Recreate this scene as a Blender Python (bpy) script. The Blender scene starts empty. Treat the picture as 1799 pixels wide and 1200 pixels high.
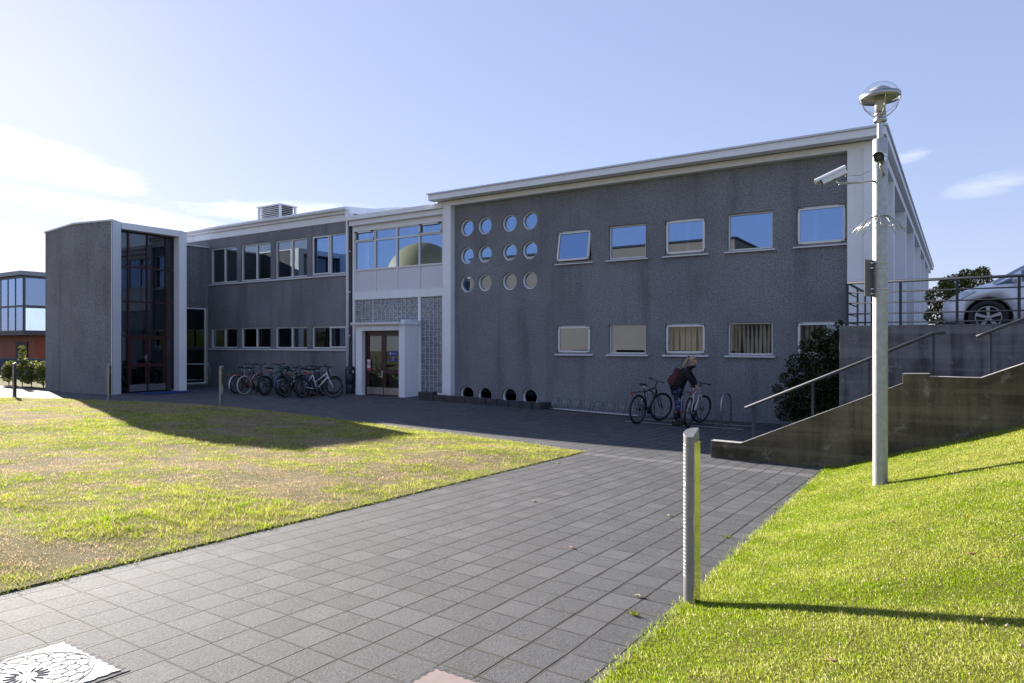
import bpy, bmesh, math, random
import numpy as np
from mathutils import Vector, Matrix
random.seed(7); RNG = np.random.default_rng(11)
SC = bpy.context.scene
COL = SC.collection
R = math.radians

# ------------------------------------------------------------------ terrain
def smst(a, b, x):
    t = np.clip((x - a) / (b - a), 0, 1); return t * t * (3 - 2 * t)
def G(X, Y):
    X = np.asarray(X, float); Y = np.asarray(Y, float)
    Yc = np.maximum(Y, -6)
    Yp = np.where(Yc < 13, Yc, 13 + 2.8 * (1 - np.exp(-(np.maximum(Yc, 13) - 13) / 2.8)))
    return -1.63 - 0.033 * (Yp - 4.3) + 0.22 * smst(-5.5, -16, X) * np.clip((Y - 4.3) / 14, 0, 1)
def xe(Y): return -1.30 - 0.03 * np.asarray(Y, float)          # kerb line of the path, bank side
def xl(Y): return -4.90 - 0.04 * np.asarray(Y, float)          # kerb line of the path, lawn side
def lawn_far(X): return np.interp(X, [-45, -25, -21.8, -17.8, -10.8, -7.0, -5.3], [8.6, 9.55, 10.85, 11.85, 11.25, 10.85, 10.4])
def lawn_edge_d(X, Y): return np.minimum(xl(Y) - X, lawn_far(X) - Y)
def bumps(X, Y):
    return (0.018 * np.sin(X * 1.3 + 0.7 * Y) * np.sin(Y * 1.7 - 0.4 * X) + 0.010 * np.sin(3.1 * X + 1.1) * np.sin(2.7 * Y))
def LAWN(X, Y):
    d = np.clip(lawn_edge_d(X, Y), 0, 1.2) / 1.2
    return G(X, Y) + 0.012 + (0.05 + 0.05 * smst(-8, -16, X)) * smst(0, 1, d) + bumps(X, Y) * d
def BANK(X, Y):
    X = np.asarray(X, float); Y = np.asarray(Y, float)
    k = np.interp(Y, [-3, 2, 6, 11.2], [.19, .225, .31, .345])
    d = np.maximum(X - xe(Y), 0)
    return G(X, Y) + 0.015 + k * (d - 0.10 * (1 - np.exp(-d / 0.10))) + bumps(X, Y) * np.clip(d, 0, 1) * 0.8
def g(x, y): return float(G(x, y))

# ------------------------------------------------------------------ materials
def nt(m):
    m.use_nodes = True; t = m.node_tree; t.nodes.clear(); return t
class NB:
    def __init__(s, t): s.t = t
    def n(s, ty, **kw):
        o = s.t.nodes.new(ty)
        for k, v in kw.items():
            if k == 'inp':
                for a, b in v.items(): s.set(o, a, b)
            else: setattr(o, k, v)
        return o
    def set(s, o, a, b):
        if hasattr(b, 'is_output') or hasattr(b, 'links'): s.t.links.new(b, o.inputs[a])
        else: o.inputs[a].default_value = b
    def math(s, op, a, b=0.0, c=None, clamp=False):
        o = s.n('ShaderNodeMath', operation=op, use_clamp=clamp); s.set(o, 0, a); s.set(o, 1, b)
        if c is not None: s.set(o, 2, c)
        return o.outputs[0]
    def mix(s, f, a, b):
        o = s.n('ShaderNodeMix', data_type='RGBA'); s.set(o, 0, f); s.set(o, 6, a); s.set(o, 7, b); return o.outputs[2]
    def ramp(s, f, stops):
        o = s.n('ShaderNodeValToRGB'); e = o.color_ramp.elements
        while len(e) < len(stops): e.new(0.5)
        for i, (p, c) in enumerate(stops):
            e[i].position = p; e[i].color = c if len(c) == 4 else (*c, 1)
        s.set(o, 0, f); return o.outputs[0]
    def noise(s, vec, scale, detail=3, rough=.55, dist=0.):
        o = s.n('ShaderNodeTexNoise'); s.set(o, 'Vector', vec); s.set(o, 'Scale', scale); s.set(o, 'Detail', detail)
        s.set(o, 'Roughness', rough); s.set(o, 'Distortion', dist); return o.outputs[0]
    def vscale(s, vec, k):
        o = s.n('ShaderNodeVectorMath', operation='MULTIPLY'); s.set(o, 0, vec); o.inputs[1].default_value = k; return o.outputs[0]
def c4(c): return (*c, 1) if len(c) == 3 else c
def mul(c, k): return (c[0] * k, c[1] * k, c[2] * k, 1)
MATS = {}
def mat(name, col, rough=.6, metal=0., var=.12, scale=6., bump=0., bscale=None, spec=.5, coat=0., streak=0.):
    """procedural surface: base colour with soft mottling, optional run-down streaks and bump"""
    if name in MATS: return MATS[name]
    m = bpy.data.materials.new(name); b = NB(nt(m))
    pos = b.n('ShaderNodeNewGeometry').outputs['Position']
    n1 = b.noise(pos, scale, 4)
    colr = b.ramp(n1, [(.25, mul(col, 1 - var)), (.75, mul(col, 1 + var))])
    if streak:
        n2 = b.noise(b.vscale(pos, (5, 5, .35)), 1., 4)
        f = b.math('MULTIPLY', b.ramp(n2, [(.5, (0, 0, 0)), (.75, (1, 1, 1))]), streak)
        colr = b.mix(f, colr, mul(col, .55))
    p = b.n('ShaderNodeBsdfPrincipled', inp={'Base Color': colr, 'Roughness': rough, 'Metallic': metal, 'Specular IOR Level': spec, 'Coat Weight': coat})
    if bump:
        bn = b.n('ShaderNodeBump', inp={'Strength': bump, 'Distance': .02, 'Height': b.noise(pos, bscale or scale * 4, 3)})
        b.t.links.new(bn.outputs[0], p.inputs['Normal'])
    o = b.n('ShaderNodeOutputMaterial'); b.t.links.new(p.outputs[0], o.inputs[0])
    MATS[name] = m; return m

def m_pebbledash():
    m = bpy.data.materials.new('pebbledash'); b = NB(nt(m))
    pos = b.n('ShaderNodeNewGeometry').outputs['Position']
    fine = b.noise(pos, 25., 4, .75)
    v = b.n('ShaderNodeTexVoronoi', inp={'Vector': pos, 'Scale': 52.}).outputs['Color']
    vs = b.n('ShaderNodeSeparateColor', inp={0: v}).outputs[0]
    big = b.noise(pos, .55, 5, .6); st = b.noise(b.vscale(pos, (2.2, 2.2, .22)), 1., 5, .6)
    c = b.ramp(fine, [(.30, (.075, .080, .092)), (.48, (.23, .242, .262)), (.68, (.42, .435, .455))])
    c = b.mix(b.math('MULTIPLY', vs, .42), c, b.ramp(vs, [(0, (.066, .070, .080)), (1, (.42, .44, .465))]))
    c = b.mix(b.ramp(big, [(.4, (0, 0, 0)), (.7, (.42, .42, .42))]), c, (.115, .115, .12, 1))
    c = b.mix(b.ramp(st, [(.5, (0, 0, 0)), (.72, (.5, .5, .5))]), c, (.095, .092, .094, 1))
    p = b.n('ShaderNodeBsdfPrincipled', inp={'Base Color': c, 'Roughness': .9, 'Specular IOR Level': .25})
    bn = b.n('ShaderNodeBump', inp={'Strength': .8, 'Distance': .02, 'Height': b.math('ADD', fine, vs)})
    b.t.links.new(bn.outputs[0], p.inputs['Normal'])
    o = b.n('ShaderNodeOutputMaterial'); b.t.links.new(p.outputs[0], o.inputs[0]); return m

def m_pavers():
    m = bpy.data.materials.new('concrete_pavers'); b = NB(nt(m))
    pos = b.n('ShaderNodeNewGeometry').outputs['Position']
    # slight wander of the laying lines
    wob = b.n('ShaderNodeTexNoise', inp={'Vector': pos, 'Scale': .9, 'Detail': 2.})
    wv = b.n('ShaderNodeVectorMath', operation='SUBTRACT', inp={0: wob.outputs['Color']}); wv.inputs[1].default_value = (.5, .5, .5)
    wv2 = b.vscale(wv.outputs[0], (.035, .035, 0))
    pw = b.n('ShaderNodeVectorMath', operation='ADD', inp={0: pos, 1: wv2}).outputs[0]
    s = b.n('ShaderNodeSeparateXYZ', inp={0: pw})
    ux = b.math('DIVIDE', b.math('ADD', s.outputs[0], 101.58), .2255)
    ix = b.math('FLOOR', ux)
    off = b.n('ShaderNodeTexWhiteNoise', noise_dimensions='1D', inp={'W': ix}).outputs[0]
    uy = b.math('ADD', b.math('DIVIDE', b.math('ADD', s.outputs[1], 96.53), .2455), b.math('MULTIPLY', off, .07))
    iy = b.math('FLOOR', uy)
    fx = b.math('FRACT', ux); fy = b.math('FRACT', uy)
    jx = b.math('MINIMUM', fx, b.math('SUBTRACT', 1., fx)); jy = b.math('MINIMUM', fy, b.math('SUBTRACT', 1., fy))
    cell = b.n('ShaderNodeCombineXYZ', inp={0: ix, 1: iy}).outputs[0]
    rnd = b.n('ShaderNodeTexWhiteNoise', inp={'Vector': cell})
    rv = rnd.outputs[0]; off2 = b.n('ShaderNodeSeparateColor', inp={0: rnd.outputs[1]}).outputs[1]
    jn = b.noise(pos, 5., 3)
    wx = b.math('MULTIPLY', b.math('ADD', jn, .0), .082); wy = b.math('MULTIPLY', b.math('ADD', jn, -.14), .050)
    mx = b.math('LESS_THAN', jx, wx); my = b.math('LESS_THAN', jy, wy)
    joint = b.math('MAXIMUM', mx, my)
    grit = b.noise(pos, 70., 4, .85); blot = b.noise(pos, 4.5, 6, .7); big = b.noise(pos, .5, 3)
    c = b.ramp(grit, [(.30, (.020, .0205, .022)), (.5, (.082, .083, .087)), (.70, (.225, .226, .23))])
    c = b.mix(b.math('MULTIPLY', b.math('POWER', rv, 1.4), .55), c, (.047, .047, .050, 1))
    c = b.mix(b.ramp(blot, [(.45, (0, 0, 0)), (.8, (.45, .45, .45))]), c, (.145, .147, .15, 1))
    c = b.mix(b.ramp(big, [(.35, (0, 0, 0)), (.7, (.35, .35, .35))]), c, (.118, .119, .121, 1))
    # white quartz specks
    sp = b.n('ShaderNodeTexVoronoi', inp={'Vector': pos, 'Scale': 26.}).outputs['Distance']
    c = b.mix(b.math('MULTIPLY', b.math('LESS_THAN', sp, .06), .8), c, (.55, .54, .52, 1))
    pit = b.n('ShaderNodeTexVoronoi', inp={'Vector': pos, 'Scale': 48.}).outputs['Distance']
    c = b.mix(b.math('MULTIPLY', b.ramp(pit, [(.08, (1, 1, 1)), (.26, (0, 0, 0))]), .65), c, (.020, .020, .021, 1))
    # one paler course across the path
    rowm = b.math('MULTIPLY', b.math('COMPARE', s.outputs[1], 10.27, .123), b.math('GREATER_THAN', s.outputs[0], -6.0))
    c = b.mix(b.math('MULTIPLY', rowm, .5), c, (.24, .236, .228, 1))
    moss = b.ramp(b.noise(pos, 1.7, 4), [(.46, (0, 0, 0)), (.6, (1, 1, 1))])
    jc = b.mix(b.math('MULTIPLY', moss, b.math('SUBTRACT', 1., mx)), (.004, .004, .004, 1), (.060, .055, .014, 1))  # moss on cross joints; long joints black, gap shade put into the colour
    lift = b.math('MULTIPLY', b.math('GREATER_THAN', off2, .72), .16); c = b.mix(lift, c, (.21, .21, .212, 1))
    c = b.mix(joint, c, jc)
    bevel = b.ramp(b.math('MINIMUM', jx, jy), [(.0, (0, 0, 0)), (.03, (1, 1, 1))])
    tilt = b.math('MULTIPLY', b.math('ADD', b.math('MULTIPLY', fx, b.math('SUBTRACT', rv, .5)), b.math('MULTIPLY', fy, b.math('SUBTRACT', off, .5))), .35)
    h = b.math('ADD', b.math('ADD', b.math('MULTIPLY', bevel, .45), b.math('MULTIPLY', grit, .75)), tilt)
    p = b.n('ShaderNodeBsdfPrincipled', inp={'Base Color': c, 'Roughness': .76, 'Specular IOR Level': .42})
    bn = b.n('ShaderNodeBump', inp={'Strength': 1., 'Distance': .020, 'Height': h})
    b.t.links.new(bn.outputs[0], p.inputs['Normal'])
    o = b.n('ShaderNodeOutputMaterial'); b.t.links.new(p.outputs[0], o.inputs[0]); return m

def m_turf(name, green, dry, dryness):
    m = bpy.data.materials.new(name); b = NB(nt(m))
    pos = b.n('ShaderNodeNewGeometry').outputs['Position']
    patch = b.noise(pos, 1.3, 5, .62, .4); fine = b.noise(pos, 55., 5, .8); mid = b.noise(pos, 7., 5, .7)
    gcol = b.ramp(fine, [(.3, mul(green, .45)), (.55, mul(green, 1.)), (.78, mul(green, 1.6))])
    dcol = b.ramp(fine, [(.34, mul(dry, .25)), (.52, mul(dry, 1.)), (.70, mul(dry, 1.7))])
    f = b.ramp(b.math('ADD', b.math('MULTIPLY', patch, .72), b.math('MULTIPLY', mid, .28)), [(.5 - .12 * dryness, (1, 1, 1)), (.5 + .14 - .1 * dryness, (0, 0, 0))])
    c = b.mix(b.math('MULTIPLY', f, min(1, dryness)), gcol, dcol)
    p = b.n('ShaderNodeBsdfPrincipled', inp={'Base Color': c, 'Roughness': .95, 'Specular IOR Level': .1})
    bn = b.n('ShaderNodeBump', inp={'Strength': .7, 'Distance': .03, 'Height': b.math('ADD', fine, mid)})
    b.t.links.new(bn.outputs[0], p.inputs['Normal'])
    o = b.n('ShaderNodeOutputMaterial'); b.t.links.new(p.outputs[0], o.inputs[0]); return m

def m_leafy(name, trans=.5, gloss=.25, gain=1.):
    """thin vegetation: colour from the blade/leaf's own attribute, light passing through"""
    m = bpy.data.materials.new(name); b = NB(nt(m))
    a = b.n('ShaderNodeAttribute', attribute_name='tint').outputs['Color']
    d = b.n('ShaderNodeBsdfDiffuse', inp={'Color': a})
    hs = b.n('ShaderNodeHueSaturation', inp={'Color': a, 'Value': 1.5 * gain, 'Saturation': 1.1})
    tr = b.n('ShaderNodeBsdfTranslucent', inp={'Color': hs.outputs[0]})
    mx = b.n('ShaderNodeMixShader', inp={0: trans, 1: d.outputs[0], 2: tr.outputs[0]})
    gl = b.n('ShaderNodeBsdfGlossy', inp={'Color': (1, 1, 1, 1), 'Roughness': .45})
    lw = b.n('ShaderNodeFresnel', inp={0: 1.35})
    mx2 = b.n('ShaderNodeMixShader', inp={0: b.math('MULTIPLY', lw.outputs[0], gloss), 1: mx.outputs[0], 2: gl.outputs[0]})
    o = b.n('ShaderNodeOutputMaterial'); b.t.links.new(mx2.outputs[0], o.inputs[0]); return m

def m_glass(name, refl, tint=(.8, .84, .86), gtint=(.80, .90, 1.), rough=0.0, wave=.0):
    m = bpy.data.materials.new(name); b = NB(nt(m))
    pos = b.n('ShaderNodeNewGeometry').outputs['Position']
    t = b.n('ShaderNodeBsdfTransparent', inp={0: c4(tint)})
    gl = b.n('ShaderNodeBsdfGlossy', inp={'Color': c4(gtint), 'Roughness': rough})
    if wave:
        bn = b.n('ShaderNodeBump', inp={'Strength': wave, 'Distance': .01, 'Height': b.noise(pos, 1.1, 1)})
        b.t.links.new(bn.outputs[0], gl.inputs['Normal'])
    lw = b.n('ShaderNodeLayerWeight', inp={0: .5})
    f = b.math('ADD', b.math('MULTIPLY', b.math('POWER', lw.outputs[1], 4.), .8), refl, clamp=True)
    mx = b.n('ShaderNodeMixShader', inp={0: f, 1: t.outputs[0], 2: gl.outputs[0]})
    o = b.n('ShaderNodeOutputMaterial'); b.t.links.new(mx.outputs[0], o.inputs[0]); return m

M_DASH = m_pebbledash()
M_PAVE = m_pavers()
M_WHITE = mat('white_painted_concrete', (.85, .87, .90), .65, var=.05, scale=1.3, bump=.08, bscale=30, streak=.16)
M_FASCIA = mat('white_roof_fascia', (.83, .86, .90), .5, var=.05, scale=1.1, streak=.12)
M_FRAME = mat('white_window_frame', (.72, .73, .73), .4, var=.04)
M_SILL = mat('pale_metal_sill', (.66, .68, .72), .4, var=.05)
M_DARKGAP = mat('black_gasket', (.02, .02, .022), .7)
M_ROOF = mat('grey_roofing', (.33, .34, .35), .6, var=.1, scale=2)
M_MAROON = mat('maroon_timber', (.045, .014, .014), .4, var=.2, scale=5)
M_STEEL = mat('brushed_steel', (.62, .62, .62), .32, 1., var=.06, scale=10)
M_GALV = mat('galvanised_steel', (.46, .47, .48), .42, .85, var=.16, scale=14)
M_POLE = mat('galvanised_pole', (.44, .45, .45), .5, .55, var=.16, scale=16, bump=.05, bscale=60)
M_RAIL = mat('grey_painted_rail', (.042, .047, .062), .6, 0., var=.1, spec=.3)
M_CONC = mat('weathered_concrete', (.17, .165, .16), .9, var=.55, scale=1.6, bump=.3, bscale=22, streak=.8)
M_CONCD = mat('mossy_concrete', (.062, .054, .036), .95, var=.75, scale=2.2, bump=.5, bscale=14, streak=.8)
def m_stained(name, dark, mid, pale, palecut, streaky):
    m = bpy.data.materials.new(name); b = NB(nt(m)); pos = b.n('ShaderNodeNewGeometry').outputs['Position']
    a = b.noise(pos, 1.1, 6, .68, .5); f_ = b.noise(pos, 9., 5, .7); st = b.noise(b.vscale(pos, (6.5, 6.5, .5)), 1., 5, .62); pl = b.noise(pos, 3.4, 7, .74, .25); bd = b.noise(b.vscale(pos, (.25, .25, 7.)), 1., 3)
    c = b.ramp(a, [(.32, dark), (.62, mid)]); c = b.mix(b.math('MULTIPLY', f_, .55), c, mul(mid, .55))
    c = b.mix(b.math('MULTIPLY', b.ramp(st, [(.46, (0, 0, 0)), (.66, (1, 1, 1))]), streaky), c, mul(dark, .7))
    c = b.mix(b.math('MULTIPLY', b.ramp(bd, [(.5, (0, 0, 0)), (.62, (1, 1, 1))]), .22), c, mul(mid, 1.5))
    c = b.mix(b.ramp(pl, [(palecut, (0, 0, 0)), (palecut + .12, (.7, .7, .7))]), c, (*pale, 1))
    p = b.n('ShaderNodeBsdfPrincipled', inp={'Base Color': c, 'Roughness': .92, 'Specular IOR Level': .25})
    bn = b.n('ShaderNodeBump', inp={'Strength': .45, 'Distance': .02, 'Height': b.math('ADD', f_, pl)}); b.t.links.new(bn.outputs[0], p.inputs['Normal'])
    o = b.n('ShaderNodeOutputMaterial'); b.t.links.new(p.outputs[0], o.inputs[0]); return m
M_CONC = m_stained('streaked_concrete', (.070, .071, .077), (.22, .222, .23), (.38, .375, .37), .60, .85)
M_CONCD = m_stained('mossy_stained_concrete', (.050, .042, .027), (.20, .168, .105), (.36, .33, .27), .57, .5)
M_CAP = mat('pale_concrete_top', (.42, .40, .37), .9, var=.2, scale=6, bump=.2)
M_STONE = mat('dark_kerb_stone', (.055, .054, .058), .85, var=.3, scale=7, bump=.5, bscale=30)
M_BLACK = mat('black_rubber', (.012, .012, .013), .6)
M_BPLAS = mat('black_plastic', (.016, .016, .018), .4)
M_GLASS = m_glass('window_glass', .40, gtint=(.42, .62, .95), wave=.02)
M_GLASSW = m_glass('wing_glass', .22, (.6, .62, .62))
M_GLASSD = m_glass('dark_window_glass', .06, (.42, .45, .48))
M_GLASSU = m_glass('tower_glass', .10, (.30, .34, .38), wave=.03)
M_DOORG = m_glass('door_glass', .08, (.55, .58, .55))
M_INT = mat('room_interior', (.36, .33, .28), .9, var=.15, scale=.8)
M_GLASSC = m_glass('clear_window_glass', .10, (.88, .9, .9), gtint=(.5, .66, .95))
M_CURT = mat('beige_curtain', (.74, .60, .38), .9, var=.08, scale=3)
M_BLIND = mat('pale_blind', (.62, .62, .60), .8, var=.04)
M_BLOCK = None
def m_block():
    m = bpy.data.materials.new('glass_block'); b = NB(nt(m))
    pos = b.n('ShaderNodeNewGeometry').outputs['Position']
    n = b.noise(pos, 9., 3, .6)
    c = b.ramp(n, [(.3, (.10, .115, .14)), (.55, (.22, .245, .285)), (.8, (.44, .475, .53))])
    p = b.n('ShaderNodeBsdfPrincipled', inp={'Base Color': c, 'Roughness': .12, 'Specular IOR Level': .9})
    bn = b.n('ShaderNodeBump', inp={'Strength': .5, 'Distance': .03, 'Height': b.noise(pos, 12., 2)})
    b.t.links.new(bn.outputs[0], p.inputs['Normal'])
    o = b.n('ShaderNodeOutputMaterial'); b.t.links.new(p.outputs[0], o.inputs[0]); return m
M_BLOCK = m_block()

# ------------------------------------------------------------------ mesh helpers
class MB:
    def __init__(s): s.v = []; s.f = []; s.m = []; s.s = []
    def add(s, vs, fs, mi=0, smooth=False):
        o = len(s.v); s.v += [tuple(map(float, p)) for p in vs]
        for f in fs: s.f.append([i + o for i in f]); s.m.append(mi); s.s.append(smooth)
        return s
    def box(s, x0, x1, y0, y1, z0, z1, mi=0):
        return s.add([(x0, y0, z0), (x1, y0, z0), (x1, y1, z0), (x0, y1, z0), (x0, y0, z1), (x1, y0, z1), (x1, y1, z1), (x0, y1, z1)],
                     [(0, 3, 2, 1), (4, 5, 6, 7), (0, 1, 5, 4), (1, 2, 6, 5), (2, 3, 7, 6), (3, 0, 4, 7)], mi)
    def obox(s, c, u, v, w, mi=0):
        c, u, v, w = map(Vector, (c, u, v, w))
        P = [c + a * u + b * v + d * w for d in (-1, 1) for a, b in ((-1, -1), (1, -1), (1, 1), (-1, 1))]
        return s.add(P, [(0, 3, 2, 1), (4, 5, 6, 7), (0, 1, 5, 4), (1, 2, 6, 5), (2, 3, 7, 6), (3, 0, 4, 7)], mi)
    def tube(s, pts, r, n=8, closed=False, mi=0, cap=True):
        pts = [Vector(p) for p in pts]; rs = r if isinstance(r, (list, tuple)) else [r] * len(pts)
        V = []; N = len(pts); ref = None
        for i, p in enumerate(pts):
            a = pts[(i - 1) % N] if (closed or i > 0) else p; c = pts[(i + 1) % N] if (closed or i < N - 1) else p
            d = (c - a)
            if d.length < 1e-9: d = Vector((0, 0, 1))
            d.normalize()
            if ref is None: ref = d.orthogonal()
            u = (ref - d * ref.dot(d))
            if u.length < 1e-6: u = d.orthogonal()
            u.normalize(); ref = u; w = d.cross(u)
            for k in range(n):
                t = 2 * math.pi * k / n; V.append(p + (u * math.cos(t) + w * math.sin(t)) * rs[i])
        F = []
        for i in range(N if closed else N - 1):
            j = (i + 1) % N
            for k in range(n): F.append((i * n + k, i * n + (k + 1) % n, j * n + (k + 1) % n, j * n + k))
        s.add(V, F, mi, True)
        if cap and not closed:
            o = len(s.v) - len(V)
            s.f.append([o + k for k in range(n)][::-1]); s.m.append(mi); s.s.append(False)
            s.f.append([o + (N - 1) * n + k for k in range(n)]); s.m.append(mi); s.s.append(False)
        return s
    def lathe(s, prof, c=(0, 0, 0), n=24, mi=0, M=None, smooth=True):
        V = []; F = []
        for r, z in prof:
            for k in range(n):
                t = 2 * math.pi * k / n; p = Vector((r * math.cos(t), r * math.sin(t), z))
                V.append((M @ p if M else p) + Vector(c))
        for i in range(len(prof) - 1):
            for k in range(n): F.append((i * n + k, i * n + (k + 1) % n, (i + 1) * n + (k + 1) % n, (i + 1) * n + k))
        return s.add(V, F, mi, smooth)
    def prism(s, poly, z0, z1, mi=0, axis='z'):
        """polygon extruded along axis; poly in the two other axes"""
        def P(a, b, t): return {'z': (a, b, t), 'y': (a, t, b), 'x': (t, a, b)}[axis]
        n = len(poly); V = [P(a, b, z0) for a, b in poly] + [P(a, b, z1) for a, b in poly]
        F = [tuple(range(n))[::-1], tuple(range(n, 2 * n))] + [(i, (i + 1) % n, n + (i + 1) % n, n + i) for i in range(n)]
        return s.add(V, F, mi)
    def ball(s, c, r, n=12, m=8, mi=0, sc=(1, 1, 1)):
        V = []; F = []
        for i in range(m + 1):
            a = math.pi * i / m
            for k in range(n):
                t = 2 * math.pi * k / n
                V.append((c[0] + r * sc[0] * math.sin(a) * math.cos(t), c[1] + r * sc[1] * math.sin(a) * math.sin(t), c[2] + r * sc[2] * math.cos(a)))
        for i in range(m):
            for k in range(n): F.append((i * n + k, (i + 1) * n + k, (i + 1) * n + (k + 1) % n, i * n + (k + 1) % n))
        return s.add(V, F, mi, True)
    def build(s, name, mats, parent=None, bevel=0., M=None):
        me = bpy.data.meshes.new(name); V = s.v
        if M is not None: V = [tuple(M @ Vector(p)) for p in V]
        me.from_pydata(V, [], s.f); me.update()
        ms = mats if isinstance(mats, (list, tuple)) else [mats]
        for x in ms: me.materials.append(x)
        me.polygons.foreach_set('material_index', s.m); me.polygons.foreach_set('use_smooth', s.s)
        bm = bmesh.new(); bm.from_mesh(me); bmesh.ops.recalc_face_normals(bm, faces=bm.faces); bm.to_mesh(me); bm.free()
        o = bpy.data.objects.new(name, me); COL.objects.link(o)
        if parent: o.parent = parent; o.matrix_parent_inverse = Matrix.Translation(-Vector(parent.location)) if parent.type == 'EMPTY' and parent.get('abs') else Matrix()
        if bevel:
            bv = o.modifiers.new('edge', 'BEVEL'); bv.width = bevel; bv.segments = 2; bv.limit_method = 'ANGLE'; bv.angle_limit = R(40)
        return o
def tag(o, label=None, cat=None, group=None, kind=None):
    if label: o['label'] = label
    if cat: o['category'] = cat
    if group: o['group'] = group
    if kind: o['kind'] = kind
    return o
def thing(name, label, cat, loc=(0, 0, 0), rz=0., group=None):
    """Empty at the thing's base; children are in its local frame"""
    o = bpy.data.objects.new(name, None); COL.objects.link(o); o.location = loc; o.rotation_euler = (0, 0, rz); o.empty_display_size = .2
    return tag(o, label, cat, group)
def copy_tree(o, parent=None):
    c = o.copy(); COL.objects.link(c); c.parent = parent
    for ch in list(o.children): copy_tree(ch, c)
    return c
def sheet(name, xs, ys, zf, m, keep=None):
    X, Y = np.meshgrid(xs, ys); Z = zf(X, Y); nx, ny = len(xs), len(ys)
    V = np.stack([X.ravel(), Y.ravel(), Z.ravel()], 1)
    idx = np.arange(nx * ny).reshape(ny, nx)
    q = np.stack([idx[:-1, :-1], idx[:-1, 1:], idx[1:, 1:], idx[1:, :-1]], -1).reshape(-1, 4)
    if keep is not None:
        cx_ = V[q].mean(1); q = q[keep(cx_[:, 0], cx_[:, 1])]
    return npmesh(name, V, q, m, smooth=True)
def npmesh(name, V, F, m, tint=None, smooth=False, parent=None):
    me = bpy.data.meshes.new(name); V = np.asarray(V, np.float32); F = np.asarray(F, np.int32)
    k = F.shape[1]
    me.vertices.add(len(V)); me.vertices.foreach_set('co', V.ravel())
    me.loops.add(F.size); me.loops.foreach_set('vertex_index', F.ravel())
    me.polygons.add(len(F)); me.polygons.foreach_set('loop_start', np.arange(0, F.size, k, dtype=np.int32))
    me.polygons.foreach_set('loop_total', np.full(len(F), k, np.int32))
    if smooth: me.polygons.foreach_set('use_smooth', np.ones(len(F), bool))
    me.update(calc_edges=True)
    if tint is not None:
        a = me.attributes.new('tint', 'FLOAT_COLOR', 'POINT')
        a.data.foreach_set('color', np.concatenate([tint, np.ones((len(V), 1))], 1).astype(np.float32).ravel())
    me.materials.append(m)
    o = bpy.data.objects.new(name, me); COL.objects.link(o)
    if parent: o.parent = parent
    return o

# ------------------------------------------------------------------ setting: ground, forecourt, lawns, bank
M_GRASSB = m_turf('lawn_turf', (.19, .170, .070), (.30, .235, .155), 1.)
M_BANKB = m_turf('bank_turf', (.10, .115, .014), (.17, .14, .05), .45)
def far_ground(X, Y):
    z = G(np.clip(X, -60, 60), np.clip(Y, -6, 30)) - .09
    inb = (X > xe(Y)) & (Y < 11.3)
    return np.where(inb, BANK(np.minimum(X, 14), np.clip(Y, -6, 11.3)) - .09, z)
gx = np.concatenate([[-900, -300, -140, -90], np.arange(-60, -2, 2.), np.arange(-2, 6, .5), np.arange(6, 40, 3), [60, 120, 300, 900]])
gy = np.concatenate([[-900, -300, -120, -60, -30, -15], np.arange(-8, 11, 1.), [11.25, 11.35, 11.6], np.arange(12, 40, 2.), [60, 100, 200, 400, 900]])
tag(sheet('ground', gx, gy, far_ground, M_GRASSB), kind='structure')
fx = np.concatenate([np.arange(-36, -6, .6), np.arange(-6, -1.0, .25), [-.9, .5, 2.0, 3.2]]); fy = np.arange(-7, 18.41, .4)
tag(sheet('paved_forecourt', fx, fy, G, M_PAVE, keep=lambda x, y: ((x < xe(y) + .4) | (y > 11.0)) & ~((x < -29.3) & (y > 12.9))), kind='structure')
# lawn: one sheet trimmed to its edges by moving the border vertices onto them
def trimmed(name, nu, nv, P, zf, m):
    U, V = np.meshgrid(np.linspace(0, 1, nu), np.linspace(0, 1, nv)); X, Y = P(U, V); Z = zf(X, Y)
    Vt = np.stack([X.ravel(), Y.ravel(), Z.ravel()], 1); idx = np.arange(nu * nv).reshape(nv, nu)
    q = np.stack([idx[:-1, :-1], idx[:-1, 1:], idx[1:, 1:], idx[1:, :-1]], -1).reshape(-1, 4)
    return npmesh(name, Vt, q, m, smooth=True)
def lawnP(U, V):
    yy = -6 + V * 16.4; xr = xl(yy); X = -46 + (xr + 46) * U ** .75
    Y = -6 + V * (lawn_far(X) + 6); X = -46 + (xl(Y) + 46) * U ** .75
    return X, Y
tag(trimmed('lawn', 150, 110, lawnP, LAWN, M_GRASSB), kind='structure')
def bankP(U, V):
    Y = -6 + V * 17.22; X = xe(Y) + U ** 1.5 * 14; return X, Y
tag(trimmed('grass_bank', 90, 120, bankP, BANK, M_BANKB), kind='structure')
def vergeZ(X, Y): return G(X, Y) + .02 + 0 * X
tag(sheet('verge', np.arange(-90, -29.2, 1.5), np.concatenate([np.arange(12.7, 20, .8), np.arange(20, 60, 4)]), vergeZ, M_BANKB), kind='structure')
M_ASPH = mat('asphalt', (.052, .052, .054), .9, var=.2, scale=8, bump=.2, bscale=60)
b_ = MB(); b_.box(-80, -31.5, 15.4, 18.5, -1.9, -1.72); tag(b_.build('side_road', M_ASPH), kind='structure')
TZ = .17
b_ = MB(); b_.box(-1.52, 40, 13.72, 90, -.1, TZ); tag(b_.build('parking_terrace', M_ASPH), kind='structure')

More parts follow.
